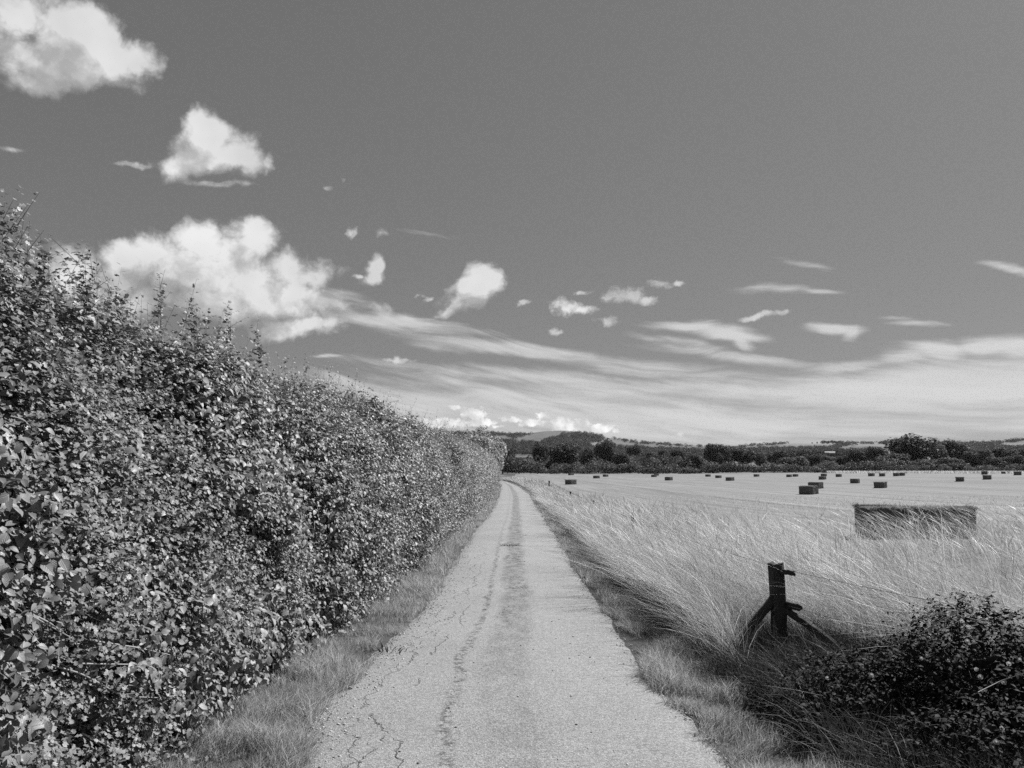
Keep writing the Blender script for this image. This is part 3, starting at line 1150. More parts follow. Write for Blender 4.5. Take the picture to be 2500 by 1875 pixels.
def leafy_twigs(leafbag, twigbag, base, d, L, nl, size, tpl, outward, droop=.25, up=.5, stemw=.003, rnd_bias=None, hang=.5):
    P_, T_, S_ = twigs(base, d, L, nl, droop)
    n, k = P_.shape[:2]
    pos = P_.reshape(-1, 3) + rng.normal(0, .006, (n * k, 3))
    T = T_.reshape(-1, 3)
    side = unit(np.cross(T, np.array([0, 0, 1.0]) + rng.normal(0, .25, (n * k, 3))))
    alt = np.tile(np.where(np.arange(k) % 2, 1.0, -1.0), n)[:, None]
    tip = unit(T * .45 + side * alt * .8 + np.array([0, 0, -hang]) + rng.normal(0, .22, (n * k, 3)))
    out = np.repeat(outward, k, 0)
    nrm = unit(out * .55 + np.array([0, 0, up]) + rng.normal(0, .30, (n * k, 3)) + np.repeat(rng.normal(0, .2, (n, 3)), k, 0))
    sz = np.repeat(size, k) * (.6 + .55 * rng.random(n * k)) * np.tile(np.linspace(1.05, .62, k), n)
    tr = np.repeat(rng.random(n), k)
    r = np.clip(.5 * rng.random(n * k) + .5 * tr, 0, 1)
    put_leaves(leafbag, tpl, pos, nrm, tip, sz, r)
    if twigbag is not None:
        sd_ = unit(np.cross(d, unit(rng.normal(0, 1, (n, 3)))))
        v, f = ribbons(S_, np.linspace(1, .35, 5)[None] * np.full((n, 1), stemw) * (S_.shape[0] and 1), sd_)
        twigbag.add(v, f, rnd=np.repeat(rng.random(n), 10))


# ------------------------------------------------------------------ roadside hedge
HT_Y = [0, 3, 4, 6, 8, 14, 24, 40, 80, 120, 160]
HT_H = [2.22, 2.38, 2.48, 2.56, 2.64, 2.70, 2.95, 3.3, 3.9, 4.2, 4.3]


def hedge_surf(y, s):
    """point on the lane-side face of the hedge (s 0 foot .. 1 top) and its outward normal"""
    H = np.interp(y, HT_Y, HT_H)
    H = H * (1 + (fbm(np.stack([y * .9, 0 * y, 0 * y + 3], -1), 57) - .5) * .15)
    z = s * H
    xb = HB(y)
    back = np.interp(s, [0, .12, .3, .55, .8, 1.0], [.10, .0, -.04, .10, .36, .75])
    lump = (fbm(np.stack([y * .55, z * 1.2, 0 * y], -1), 51) - .5) * .48 + (fbm(np.stack([y * 1.7, z * 2.6, 0 * y], -1), 52) - .5) * .52
    x = xb - back - .12 + lump * (.3 + .7 * np.minimum(1, s * 3))
    nx = np.interp(s, [0, .5, .8, 1], [1, .97, .85, .55])
    n_ = np.stack([nx, -.12 + 0 * nx, np.sqrt(1 - nx ** 2)], -1)
    return np.stack([x, y, z + gz(x, y)], -1), n_


hedge = tag(empty('roadside_hedge', (-2.4, 10, gpt(-2.4, 10))), 'long tall leafy hedge with loose shoots along the side of the lane opposite the fence', 'hedge')
HPAR = Vector(hedge.location)


def build_child(bag, name, m_, par, smooth=False):
    off = np.array(par.location)
    bag.v = [v - off for v in bag.v]
    return bag.build(name, m_, par, smooth)


hl, hf, ht = Bag(), Bag(), Bag()


def hedge_zone(n, y0, y1, p, nl, Lr, size_fn, tplfn, depth, up, bag, stem=True, hang=.5, stemw=.003):
    y = ysample(n, y0, y1, p)
    s = rng.random(n) ** .95
    # loose top: a little above the face line too
    base, nrm = hedge_surf(y, s)
    dep = rng.exponential(depth, n)
    base = base - nrm * dep[:, None] + rng.normal(0, .05, (n, 3))
    d = unit(nrm * .6 + np.stack([rng.normal(0, .35, n), rng.normal(0, .55, n), .35 + rng.normal(0, .4, n)], -1))
    L = Lr[0] + (Lr[1] - Lr[0]) * rng.random(n)
    size, sel = size_fn(base, y)
    for tpl, msk in tplfn(sel):
        if msk.any():
            leafy_twigs(bag, ht if stem else None, base[msk], d[msk], L[msk], nl, size[msk], tpl, nrm[msk], .3, up, stemw, hang=hang)


def species(base, y):
    q = fbm(base * np.array([.9, .9, 1.1]), 61)
    dog = q > .46                        # broad dogwood leaves in drifts, small thorn leaves between
    big = np.where(dog, np.interp(y, [3, 4.2, 9], [.078, .088, .078]), .047)
    return big, dog


hedge_zone(12500, 2.6, 9.5, 1.15, 8, (.12, .34), species, lambda dg: [(LT_near, dg), (LT_lobe, ~dg)], .09, .5, hl, stemw=.0025)
hedge_zone(7500, 2.0, 9.5, 1.15, 9, (.10, .26), lambda b_, y_: (np.full(len(y_), .040), np.zeros(len(y_), bool)), lambda dg: [(LT_lobe, ~dg)], .16, .5, hl, stemw=.002)
hedge_zone(14000, 9.5, 26, 1.3, 9, (.16, .42), lambda b_, y_: (species(b_, y_)[0] * 1.2, species(b_, y_)[1]), lambda dg: [(LT_mid, dg), (LT_far, ~dg)], .12, .5, hf, stemw=.004)
hedge_zone(15000, 24, 165, 1.5, 10, (.2, .6), lambda b_, y_: (.055 + y_ * .0010, species(b_, y_)[1]), lambda dg: [(LT_far, dg | True)], .16, .5, hf, stem=False)
build_child(hl, 'foliage', M_leaf, hedge)
# far side, so that the hedge is a body and not a wall of leaves
n = 9000
y = ysample(n, 1.5, 160, 1.3)
s = rng.random(n)
H = np.interp(y, HT_Y, HT_H)
base = np.stack([HB(y) - 2.3 + rng.normal(0, .2, n), y, 0 * y], -1)
base[:, 2] = s * H + gz(base[:, 0], y)
top = rng.random(n) < .35
base[top, 0] = HB(y[top]) - .8 - rng.random(top.sum()) * 1.4
base[top, 2] = (H + gz(base[:, 0], y))[top] - .05
nn = np.tile([-.8, 0, .5], (n, 1))
leafy_twigs(hf, None, base, unit(nn + rng.normal(0, .4, (n, 3))), .2 + .2 * rng.random(n), 6, .05 + y * .001, LT_far, nn, .2, .5)
o = build_child(hf, 'foliage', M_leaf_far, hedge)
# shell in place of dense twigs, their shade put into its near-black colour
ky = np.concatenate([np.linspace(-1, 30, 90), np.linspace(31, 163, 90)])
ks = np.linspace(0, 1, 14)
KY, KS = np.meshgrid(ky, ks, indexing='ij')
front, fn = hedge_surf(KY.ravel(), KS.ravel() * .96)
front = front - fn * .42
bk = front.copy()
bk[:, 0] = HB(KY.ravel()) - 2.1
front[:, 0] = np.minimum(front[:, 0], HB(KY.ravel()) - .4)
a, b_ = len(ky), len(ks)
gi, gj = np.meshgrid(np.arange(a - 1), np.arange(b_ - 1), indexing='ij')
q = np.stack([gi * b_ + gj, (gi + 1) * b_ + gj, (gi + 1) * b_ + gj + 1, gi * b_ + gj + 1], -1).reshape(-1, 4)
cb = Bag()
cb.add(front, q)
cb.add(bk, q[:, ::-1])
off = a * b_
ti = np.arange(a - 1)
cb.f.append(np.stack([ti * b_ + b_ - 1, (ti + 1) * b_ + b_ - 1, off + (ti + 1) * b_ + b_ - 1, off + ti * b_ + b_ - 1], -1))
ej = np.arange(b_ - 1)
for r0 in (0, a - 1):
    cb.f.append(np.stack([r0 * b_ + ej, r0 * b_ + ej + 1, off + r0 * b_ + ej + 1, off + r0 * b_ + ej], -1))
build_child(cb, 'shade_core', M_core, hedge, True)

# long shoots standing out of the top
sh = Bag()
def shoots(n, y0, y1, p, Lr, nl, sz, tpl, y=None, x=None, L=None, d=None, z=None):
    if y is None:
        y = ysample(n, y0, y1, p)
        cl_ = fbm(np.stack([y * 1.3, 0 * y, 0 * y], -1), 91)
        y = y[cl_ > .38]
    n = len(y)
    if x is None:
        sfr = .80 + .2 * rng.random(n)
        bp, _ = hedge_surf(y, sfr)
        bp[:, 0] -= np.abs(rng.normal(0, .4, n))
    else:
        bp = np.stack([x, y, z], -1)
    if L is None:
        L = Lr[0] + (Lr[1] - Lr[0]) * rng.random(n) ** 1.8
    if d is None:
        d = unit(np.stack([rng.normal(.12, .28, n), rng.normal(0, .3, n), np.ones(n)], -1))
    out = unit(np.stack([np.ones(n), -np.ones(n) * .4, np.ones(n) * .4], -1))
    leafy_twigs(hl2, ht, bp, d, L, nl, np.full(n, sz) if np.isscalar(sz) else sz, tpl, out, .04, .55, .0035 if y0 < 12 else .007, hang=.1)


hl2 = Bag()
shoots(1250, 2.3, 10, 1.2, (.18, .68), 15, .056, LT_lobe)
shoots(800, 10, 26, 1.2, (.18, .80), 15, .046, LT_far)
shoots(900, 24, 80, 1.2, (.25, .95), 12, .075, LT_far)
# the tallest ones at the near end
def at_depth(px, py, Y):
    d_ = pdir(px, py)
    k_ = Y / d_.y
    return np.array([d_.x * k_, Y, CAMZ + d_.z * k_])


tallest = [((20, 830), (48, 445), 3.55), ((0, 700), (12, 470), 3.5), ((120, 820), (98, 560), 3.7), ((140, 850), (40, 520), 3.8), ((210, 800), (190, 588), 4.0), ((235, 800), (220, 590), 4.05), ((255, 790), (150, 640), 4.1),
           ((392, 800), (390, 668), 4.9), ((480, 850), (468, 722), 5.4), ((560, 850), (556, 735), 6.0), ((300, 800), (262, 690), 4.5), ((340, 830), (275, 695), 4.6), ((640, 900), (618, 790), 6.6), ((20, 900), (70, 600), 3.5), ((60, 850), (110, 640), 3.7)]
for (b0, t0, Y) in tallest:
    A_, B_ = at_depth(b0[0], b0[1], Y), at_depth(t0[0], t0[1], Y + .05)
    L_ = np.linalg.norm(B_ - A_)
    for k in range(2):
        shoots(1, 3, 4, 1, None, int(14 + L_ * 26), .058 if k == 0 else .046, LT_lobe, y=np.array([A_[1] + k * .01]), x=np.array([A_[0]]), z=np.array([A_[2]]),
               L=np.array([L_ * (1 - .15 * k)]), d=unit((B_ - A_)[None] + (0 if k == 0 else .02)))
    for k in range(5):                                  # side twigs
        fr = .15 + .14 * k
        bp = A_ + (B_ - A_) * fr
        dd = unit(np.array([[rng.normal(0, .6), rng.normal(0, .6), .6]]))
        shoots(1, 3, 4, 1, None, 7, .028, LT_lobe, y=bp[1:2], x=bp[0:1], z=bp[2:3], L=np.array([.10 + .12 * rng.random()]), d=dd)
build_child(hl2, 'shoot_leaves', M_leaf, hedge)
build_child(ht, 'twigs', M_twig, hedge)
# pale arching bramble canes through the lower face
M_cane = mat('bramble_cane', lambda t: simple(t, .30, .6, .4))
canes = [[(30, 1440), (70, 1500), (170, 1555)], [(70, 1495), (120, 1520), (160, 1548)], [(230, 1565), (330, 1580), (420, 1600)], [(190, 1620), (300, 1622), (400, 1622)],
         [(200, 1790), (290, 1835), (420, 1875)], [(60, 1605), (200, 1645), (300, 1700), (420, 1705)], [(10, 1480), (60, 1530), (120, 1600)]]
for cpts in canes:
    pp = []
    m_ = len(cpts)
    for i_, (px, py) in enumerate(cpts):
        Yg = 3.6 if px < 200 else 3.9
        # stand it a little proud of the leaf face
        best = None
        for Yt in np.linspace(2.0, 7, 120):
            q_ = at_depth(px, py, Yt)
            sf = np.clip((q_[2] - gpt(q_[0], Yt)) / np.interp(Yt, HT_Y, HT_H), 0, 1)
            s_pt, _ = hedge_surf(np.array([Yt]), np.array([sf]))
            if q_[0] <= s_pt[0, 0] + .14:
                best = q_
                break
        pp.append(best if best is not None else at_depth(px, py, 3.5))
    pp = np.array(pp)
    tt_ = np.linspace(0, 1, 14)
    crv = np.stack([np.interp(tt_, np.linspace(0, 1, m_), pp[:, c]) for c in range(3)], -1)
    cb = Bag()
    v, f = tube_rings(crv, np.linspace(.0042, .0022, 14), 6)
    cb.add(v, f)
    build_child(cb, 'bramble_cane', M_cane, hedge, True)

# ------------------------------------------------------------------ straw bales
def make_bale(name, loc, heading, size, seed, detail=True):
    """heading: angle of the long axis; size (length, width, height)"""
    L_, W_, H_ = size
    e = empty(name, loc, heading)
    nx = 96 if detail else 64
    fw = .24 if seed == 999 else .40
    ny, nz = (12, 9) if detail else (6, 5)
    bag = Bag()
    g = np.random.default_rng(seed)
    fl = g.random(40)

    def surf(p):
        # p in box coords; flakes: slices across the long axis, each pressed in or out
        x = p[:, 0]
        k = np.clip(((x / L_ + .5) * (L_ / fw)).astype(int), 0, 39)
        fr = ((x / L_ + .5) * (L_ / fw)) % 1
        groove = np.minimum(fr, 1 - fr)
        o = (fl[k] - .5) * .06 + fw * .34 * (np.sqrt(np.clip(1 - (2 * fr - 1) ** 2, 0, 1)) - 1)
        o = o + (vnoise(p * 9 + seed, 3) - .5) * .05 + (vnoise(p * 28 + seed, 4) - .5) * .03
        q = p.copy()
        sy = np.clip(np.abs(p[:, 1]) / (W_ / 2), 0, 1) > .999
        sz_ = (p[:, 2] / H_ > .999)
        sx = np.clip(np.abs(p[:, 0]) / (L_ / 2), 0, 1) > .999
        q[:, 1] += np.sign(p[:, 1]) * np.where(sy, o, 0)
        q[:, 2] += np.where(sz_, o * .7, 0)
        n2 = (vnoise(p * 12 + seed, 8) - .5) * .06
        q[:, 0] += np.sign(p[:, 0]) * np.where(sx, n2, 0)
        # rounded, slightly slumped corners
        ry_ = np.abs(p[:, 1]) / (W_ / 2)
        rz_ = np.abs(p[:, 2] / H_ * 2 - 1)
        rx_ = np.abs(p[:, 0]) / (L_ / 2)
        c_ = np.clip(ry_ - .8, 0, 1) * np.clip(rz_ - .75, 0, 1) * 20
        q[:, 1] *= 1 - .05 * c_
        q[:, 2] -= np.where(rz_ > 0, (p[:, 2] / H_) * .05 * c_ * H_, 0)
        c2 = np.clip(rx_ - .93, 0, 1) * 14 * np.clip(np.maximum(ry_, rz_) - .7, 0, 1) * 3
        q[:, 0] *= 1 - .012 * c2
        q[:, 2] -= .05 * np.cos(q[:, 0] / L_ * 3.1) * 0
        return q
    for (n1, n2, fn) in ((nx, nz, lambda u, v: (u * L_ - L_ / 2, -W_ / 2 + 0 * u, v * H_)), (nx, nz, lambda u, v: (L_ / 2 - u * L_, W_ / 2 + 0 * u, v * H_)),
                         (ny, nz, lambda u, v: (L_ / 2 + 0 * u, u * W_ - W_ / 2, v * H_)), (ny, nz, lambda u, v: (-L_ / 2 + 0 * u, W_ / 2 - u * W_, v * H_)),
                         (nx, ny, lambda u, v: (u * L_ - L_ / 2, v * W_ - W_ / 2, H_ + 0 * u))):
        U, V = np.meshgrid(np.linspace(0, 1, n1 + 1), np.linspace(0, 1, n2 + 1), indexing='ij')
        p = np.stack(fn(U.ravel(), V.ravel()), -1)
        a, c = np.meshgrid(np.arange(n1), np.arange(n2), indexing='ij')
        m_ = n2 + 1
        f = np.stack([a * m_ + c, (a + 1) * m_ + c, (a + 1) * m_ + c + 1, a * m_ + c + 1], -1).reshape(-1, 4)
        bag.add(surf(p), f)
    # tufts of loose straw round the edges
    n = 1500 if seed == 999 else 700 if detail else 160
    u = g.random(n)
    px_ = (u - .5) * L_
    sidey = np.where(g.random(n) < .5, -1.0, 1.0)
    top = g.random(n) < .6
    pz_ = np.where(top, H_ * .97, H_ * g.random(n))
    py_ = sidey * W_ / 2
    ex = g.random(n) < .3
    py_ = np.where(ex, (g.random(n) - .5) * W_, py_)
    px_ = np.where(ex, sidey * L_ / 2, px_)
    pos = np.stack([px_, py_, pz_], -1)
    d = unit(np.stack([g.normal(0, .5, n), sidey * .5 + g.normal(0, .4, n), g.normal(.2, .5, n)], -1))
    ln = (.04 + .08 * g.random(n)) * (1.15 if seed == 999 else 1)
    pts = pos[:, None] + d[:, None] * np.linspace(-.2, 1, 3)[None, :, None] * ln[:, None, None]
    v, f = ribbons(pts, np.full((n, 3), .006 if detail else .012), unit(g.normal(0, 1, (n, 3))))
    bag.add(v, f)
    bag.build('straw', M_bale, e)
    if detail:
        for k in range(5):
            yy_ = (k - 2) * W_ / 5.4
            loop = np.array([(-L_ / 2 - .02, yy_, .02), (-L_ / 2 - .022, yy_, H_ * .5), (-L_ / 2 - .02, yy_, H_ + .012), (0, yy_, H_ + .03), (L_ / 2 + .02, yy_, H_ + .012), (L_ / 2 + .022, yy_, H_ * .5), (L_ / 2 + .02, yy_, .02)])
            v, f = tube_rings(loop, np.full(7, .005), 4)
            make_mesh('twine', v, f, M_twine, e)
    return e


GB = 'big rectangular straw bales lying on the stubble field'
HEAD = math.radians(59)
# (left, right, base) in the photograph, what singles it out, near enough for twine
BALES = [
 (1945, 2005, 1207, 'big straw bale in mid field, the nearer of a touching pair', 1),
 (1970, 2014, 1193, 'straw bale half hidden behind the nearer bale of the touching pair in mid field', 1),
 (1771, 1793, 1174, 'lone straw bale between the dark round tree and the mid field pair of bales', 0),
 (2129, 2171, 1191.6, 'lone bale right of the touching pair, larger than its neighbours', 1),
 (2071, 2104, 1180, 'smaller straw bale between the touching pair and the large lone bale', 0),
 (1996, 2020, 1171, 'straw bale behind the touching pair with a more distant bale peeping over its top', 0),
 (2004, 2019, 1162.7, 'tiny far bale peeping over the bale behind the touching pair', 0),
 (2038, 2058, 1164.5, 'small far bale left of three in a row under the biggest tree', 0),
 (2119, 2136.5, 1162.7, 'small far bale, first of the row before the pale grass bank under the biggest tree', 0),
 (2144, 2164, 1163, 'small far bale, middle of the row before the pale grass bank under the biggest tree', 0),
 (2179, 2199, 1162.5, 'small far bale with another butted behind its right end, below the biggest tree', 0),
 (2196, 2208, 1161.7, 'tiny far bale butted behind the last bale of the row below the biggest tree', 0),
 (2326.5, 2361, 1175.6, 'solitary straw bale on open stubble well right of the biggest tree', 1),
 (2394, 2427, 1170.5, 'straw bale with another directly behind it, towards the right end of the field', 1),
 (2391.6, 2416, 1158.4, 'farther straw bale directly behind another at the right end of the field', 0),
 (2438, 2462, 1156.7, 'far straw bale below the dark round bush near the right end of the tree line', 0),
 (2470, 2499, 1160, 'straw bale farthest right in the field, cut by the edge of the picture', 0),
 (1918, 1935.5, 1164.8, 'small far bale, nearer and left one of two almost touching before the low hedge', 0),
 (1935.5, 1949, 1163.8, 'small far bale, right one of two almost touching before the low hedge', 0),
 (1840.5, 1853.5, 1163.8, 'tiny far bale alone before the hedge gap that shows a pale field', 0),
 (1746, 1762, 1167, 'small far bale left of the hedge gap, right one of two staggered bales', 0),
 (1722, 1735, 1163.8, 'tiny far bale under the tall dark tree, left one of two staggered bales', 0),
 (1623, 1642.6, 1172.9, 'lone straw bale on open stubble left of centre of the field', 0),
 (1590, 1603, 1164.7, 'small far bale overlapping an even more distant one beside it', 0),
 (1597, 1608, 1161.6, 'most distant bale, behind a slightly nearer bale against the hedge', 0),
 (1473, 1484, 1164, 'tiny far bale below the dark pointed tree, farther one of two', 0),
 (1448, 1464, 1168, 'small straw bale below the dark pointed tree, nearer one of two', 0),
 (1380.6, 1406, 1183, 'straw bale with strong upright ribs standing nearest the far fence post', 1),
 (1385.7, 1402.7, 1160, 'faint far bale at the hedge foot straight behind the ribbed bale near the fence post', 0),
]
for i_, (x0, x1, yb, lab, det) in enumerate(BALES):
    p, r_ = hit((x0 + x1) / 2, yb)
    back = Vector((p.x, p.y, 0)).normalized() * .75
    hd = HEAD + random.uniform(-.05, .05)
    if i_ == 27:
        hd = math.radians(62)
    bz = .74
    # apparent width tells the length
    cx_, cy_ = p.x + back.x, p.y + back.y
    vdir = Vector((p.x, p.y, 0)).normalized()
    rgt = Vector((vdir.y, -vdir.x, 0))
    la = abs(rgt.dot(Vector((math.cos(hd), math.sin(hd), 0))))
    wa = abs(rgt.dot(Vector((-math.sin(hd), math.cos(hd), 0))))
    want = (x1 - x0) / FPX * r_
    L_ = min(2.7, max(1.9, (want - 1.15 * wa) / max(la, .1)))
    o = make_bale('straw_bale', (cx_, cy_, gpt(cx_, cy_) - .02), hd, (L_, 1.15, bz), 100 + i_, bool(det))
    tag(o, lab, 'straw bale', GB)
near = make_bale('straw_bale', (9.62, 18.0, gpt(9.62, 18.0) - .10), math.radians(-22), (2.45, 1.15, .78), 999, True)
tag(near, 'nearest straw bale, dark and half buried behind the seeding grass by the field edge', 'straw bale', GB)

# ------------------------------------------------------------------ fence
fence = tag(empty('post_and_wire_fence', (2.43, 6.7, gpt(2.43, 6.7))), 'old wooden post and wire fence with a braced straining post, running through the long grass', 'fence')
foff = np.array(fence.location)


def timber(name, a, b_, w, d_, par=fence, sides_rot=0.0, jag=.0):
    """a rough squared timber from a to b"""
    a, b_ = np.array(a, float), np.array(b_, float)
    dr = unit((b_ - a)[None])[0]
    ref = np.array([1.0, 0, 0]) if abs(dr[2]) > .8 else np.array([0, 0, 1.0])
    s1 = unit((ref - dr * ref.dot(dr))[None])[0]
    s2 = np.cross(dr, s1)
    c_, s_ = math.cos(sides_rot), math.sin(sides_rot)
    s1, s2 = s1 * c_ + s2 * s_, s2 * c_ - s1 * s_
    k = 14
    prof = [(-1, -.86), (-.86, -1), (0, -1.0), (.86, -1), (1, -.86), (1, 0), (1, .86), (.86, 1), (0, 1), (-.86, 1), (-1, .86), (-1, 0)]
    vs = []
    g = np.random.default_rng(int(abs(a[0] * 100 + b_[2] * 37)) + 5)
    for i in range(k):
        t = i / (k - 1)
        c = a + (b_ - a) * t + s1 * g.normal(0, .0025) + s2 * g.normal(0, .0025)
        for q, (px, py) in enumerate(prof):
            split = .88 if q in (2, 5, 8, 11) and g.random() < .4 else 1.0
            e_ = c + s1 * px * w / 2 * split * (1 + g.normal(0, .012)) + s2 * py * d_ / 2 * split * (1 + g.normal(0, .012))
            if i == k - 1:
                e_ = e_ + dr * g.normal(0, jag)
            vs.append(e_)
    m_ = len(prof)
    fq = [(i * m_ + q, i * m_ + (q + 1) % m_, (i + 1) * m_ + (q + 1) % m_, (i + 1) * m_ + q) for i in range(k - 1) for q in range(m_)]
    top = [(k - 1) * m_ + q for q in range(m_)]
    bot = [q for q in range(m_)][::-1]
    vs.append(a + (b_ - a) * 1.0 - dr * jag * 1.2)
    tc_ = len(vs) - 1
    tri = [(top[q], top[(q + 1) % m_], tc_) for q in range(m_)]
    return make_mesh(name, np.array(vs) - np.array(par.location), [np.array(fq), np.array(tri), np.array([bot])], M_post, par)


PX, PY = 2.36, 6.72
GZ0 = gpt(PX, PY)
timber('post', (PX, PY, GZ0 - .3), (PX - .01, PY, .83), .108, .108, jag=.016, sides_rot=.12)['label'] = 'thick dark straining post nearest the viewer'
# strut to each side, let into the post at half height
timber('brace', (PX - .50, PY + .10, GZ0 - .05), (PX - .035, PY, .53), .065, .075, jag=.004)
timber('brace', (PX + .62, PY - .45, GZ0 - .02), (PX + .05, PY - .02, .44), .05, .075, jag=.004)
# stubs of a broken rail nailed on
timber('rail_stub', (PX + .0, PY - .065, .765), (PX + .12, PY - .08, .75), .042, .035, jag=.012)
timber('rail_stub', (PX + .05, PY - .045, .475), (PX + .16, PY - .06, .455), .055, .05, jag=.012)
timber('rail_stub', (PX + .05, PY - .045, .20), (PX + .13, PY - .05, .19), .05, .05, jag=.012)
posts = [((1543, 1262), 14.9, .055), ((1449, 1222), 24.0, .07), ((1392, 1200), 36.0, .08), ((1340.6, 1174), 72.0, .15)]
ptop = []
for (px, py), Yp, wd in posts:
    t_ = at_depth(px, py, Yp)
    timber('post', (t_[0], Yp, gpt(t_[0], Yp) - .2), (t_[0] + .01, Yp, t_[2]), wd, wd, jag=.01)
    ptop.append((t_[0], Yp, t_[2]))
# farther posts of the same line, and the run behind the viewer's shoulder
for (x_, y_) in ((3.9, 3.1), (5.6, -.5)):
    timber('post', (x_, y_, -.3), (x_, y_, .80), .10, .10, jag=.01)
line = [(5.6, -.5, .80), (3.9, 3.1, .80), (PX, PY, .83)] + ptop
for lvl in (.055, .36, .62):
    pts = []
    for (x1, y1, z1), (x2, y2, z2) in zip(line[:-1], line[1:]):
        for t in np.linspace(0, 1, 12, endpoint=False):
            sag = .035 * math.sin(t * math.pi)
            pts.append((x1 + (x2 - x1) * t + .06, y1 + (y2 - y1) * t - .06, z1 + (z2 - z1) * t - lvl - sag))
    pts = np.array(pts)
    v, f = tube_rings(pts - foff, np.maximum(.0018, np.hypot(pts[:, 0], pts[:, 1]) * .00022), 4)
    bg_ = Bag()
    bg_.add(v, f)
    if lvl < .4:
        # barbs
        seg = np.linspace(0, len(pts) - 1.001, 90)
        for q in seg[:60]:
            i0_ = int(q)
            c = pts[i0_] + (pts[i0_ + 1] - pts[i0_]) * (q - i0_) - foff
            d = unit(rng.normal(0, 1, (1, 3)))[0] * .014
            v, f = tube_rings(np.array([c - d, c, c + d]), [.001, .002, .001], 4)
            bg_.add(v, f)
    bg_.build('wire', M_wire, fence)

# ------------------------------------------------------------------ bramble mound with bindweed
br = tag(empty('bramble_bush', (2.9, 4.35, gpt(2.9, 4.35))), 'dark bramble mound dotted with white bindweed flowers beside the fence and verge', 'bush')
boff = np.array(br.location)
LOBES = [(2.35, 5.65, .0, .55, .5, .26), (2.0, 5.3, .0, .4, .4, .18), (2.75, 5.5, .05, .5, .5, .36), (2.90, 4.75, .30, .55, .55, .58), (3.25, 4.35, .25, .75, .65, .55), (2.45, 4.9, .14, .62, .5, .34), (2.75, 4.0, .12, .8, .6, .36), (3.6, 3.7, .2, .9, .8, .5), (2.1, 4.9, .05, .5, .45, .26), (3.9, 4.6, .2, .7, .7, .5), (2.9, 3.3, .05, .9, .6, .28), (4.4, 3.9, .1, .9, .9, .5)]
bl, bt = Bag(), Bag()
fl_pos = []
for (lx, ly, lz, ax_, ay_, az2) in LOBES:
    n = int(1050 * ax_ * ay_ / .35)
    dd = unit(rng.normal(0, 1, (n, 3)))
    dd[:, 2] = np.abs(dd[:, 2]) * 1.0 - .1
    rr = (1 - .30 * rng.random(n) ** 1.3) * (1 + (fbm(dd * 2.4 + lx, 71) - .5) * .5)
    base = np.stack([lx + dd[:, 0] * ax_ * rr, ly + dd[:, 1] * ay_ * rr, lz + dd[:, 2] * az2 * rr], -1)
    g_ = gz(base[:, 0], base[:, 1])
    ok = base[:, 2] > g_ + .02
    base, dd = base[ok], dd[ok]
    n = len(base)
    d = unit(dd + rng.normal(0, .6, (n, 3)) + np.array([0, 0, .3]))
    leafy_twigs(bl, bt, base, d, .06 + .14 * rng.random(n), 5, np.full(n, .046), LT_mid, dd, .3, .6, .0025, hang=.2)
build_child(bl, 'foliage', M_bramble, br)
build_child(bt, 'stems', M_twig, br)
# solid lobes behind the leaves, inner shade put into their near-black colour
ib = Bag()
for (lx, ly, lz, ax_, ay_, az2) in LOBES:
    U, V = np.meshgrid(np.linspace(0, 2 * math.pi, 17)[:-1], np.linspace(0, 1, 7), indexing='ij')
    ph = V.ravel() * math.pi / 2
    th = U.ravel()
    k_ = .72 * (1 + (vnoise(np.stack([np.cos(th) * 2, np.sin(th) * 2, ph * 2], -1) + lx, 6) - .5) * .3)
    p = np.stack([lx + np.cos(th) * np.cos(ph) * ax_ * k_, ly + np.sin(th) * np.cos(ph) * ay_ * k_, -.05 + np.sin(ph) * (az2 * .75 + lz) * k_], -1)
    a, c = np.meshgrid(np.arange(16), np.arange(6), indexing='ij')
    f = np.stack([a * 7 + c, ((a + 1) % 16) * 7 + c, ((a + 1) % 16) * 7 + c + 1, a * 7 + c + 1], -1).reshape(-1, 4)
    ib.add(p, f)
build_child(ib, 'shade_core', M_core, br, True)
# bindweed trumpets: (px, py) in the photograph, stood just proud of the leaves
FLOW = [(2193, 1525), (2326, 1522), (2348, 1516), (2155, 1545), (2362, 1565), (2379, 1557), (2265, 1600), (2250, 1607), (2314, 1611), (2040, 1586), (2036, 1597), (2174, 1600), (2384, 1634), (2394, 1652),
        (2296, 1685), (2451, 1665), (2231, 1716), (1979, 1683), (1971, 1626), (2380, 1457), (2334, 1434), (2447, 1777), (2433, 1811), (2170, 1492), (2020, 1655), (2463, 1620), (2428, 1463), (2007, 1589), (2128, 1648), (2490, 1610)]


def lobe_hit(px, py):
    d = np.array(pdir(px, py))
    for Yt in np.linspace(2.6, 8.5, 340):
        q = np.array([0, 0, CAMZ]) + d * Yt / d[1]
        for (lx, ly, lz, a_, b2, c_) in LOBES:
            if ((q[0] - lx) / a_) ** 2 + ((q[1] - ly) / b2) ** 2 + ((q[2] - lz) / c_) ** 2 < 1.06:
                return q
        if q[2] < gpt(q[0], q[1]) + .12:
            return q
    return np.array(hit(px, py, .1)[0])


def trumpet():
    vs, fs = [], []
    for i_, (r_, z_) in enumerate(((.10, -.9), (.22, -.45), (.55, -.12), (1.0, 0.0), (1.06, -.05))):
        for k_ in range(10):
            a_ = k_ / 10 * 6.2832
            rr_ = r_ * (1 + .07 * math.cos(5 * a_)) if i_ > 2 else r_
            vs.append((rr_ * math.cos(a_), rr_ * math.sin(a_), z_))
    for i_ in range(4):
        for k_ in range(10):
            fs.append((i_ * 10 + k_, i_ * 10 + (k_ + 1) % 10, (i_ + 1) * 10 + (k_ + 1) % 10, (i_ + 1) * 10 + k_))
    return np.array(vs), np.array(fs)


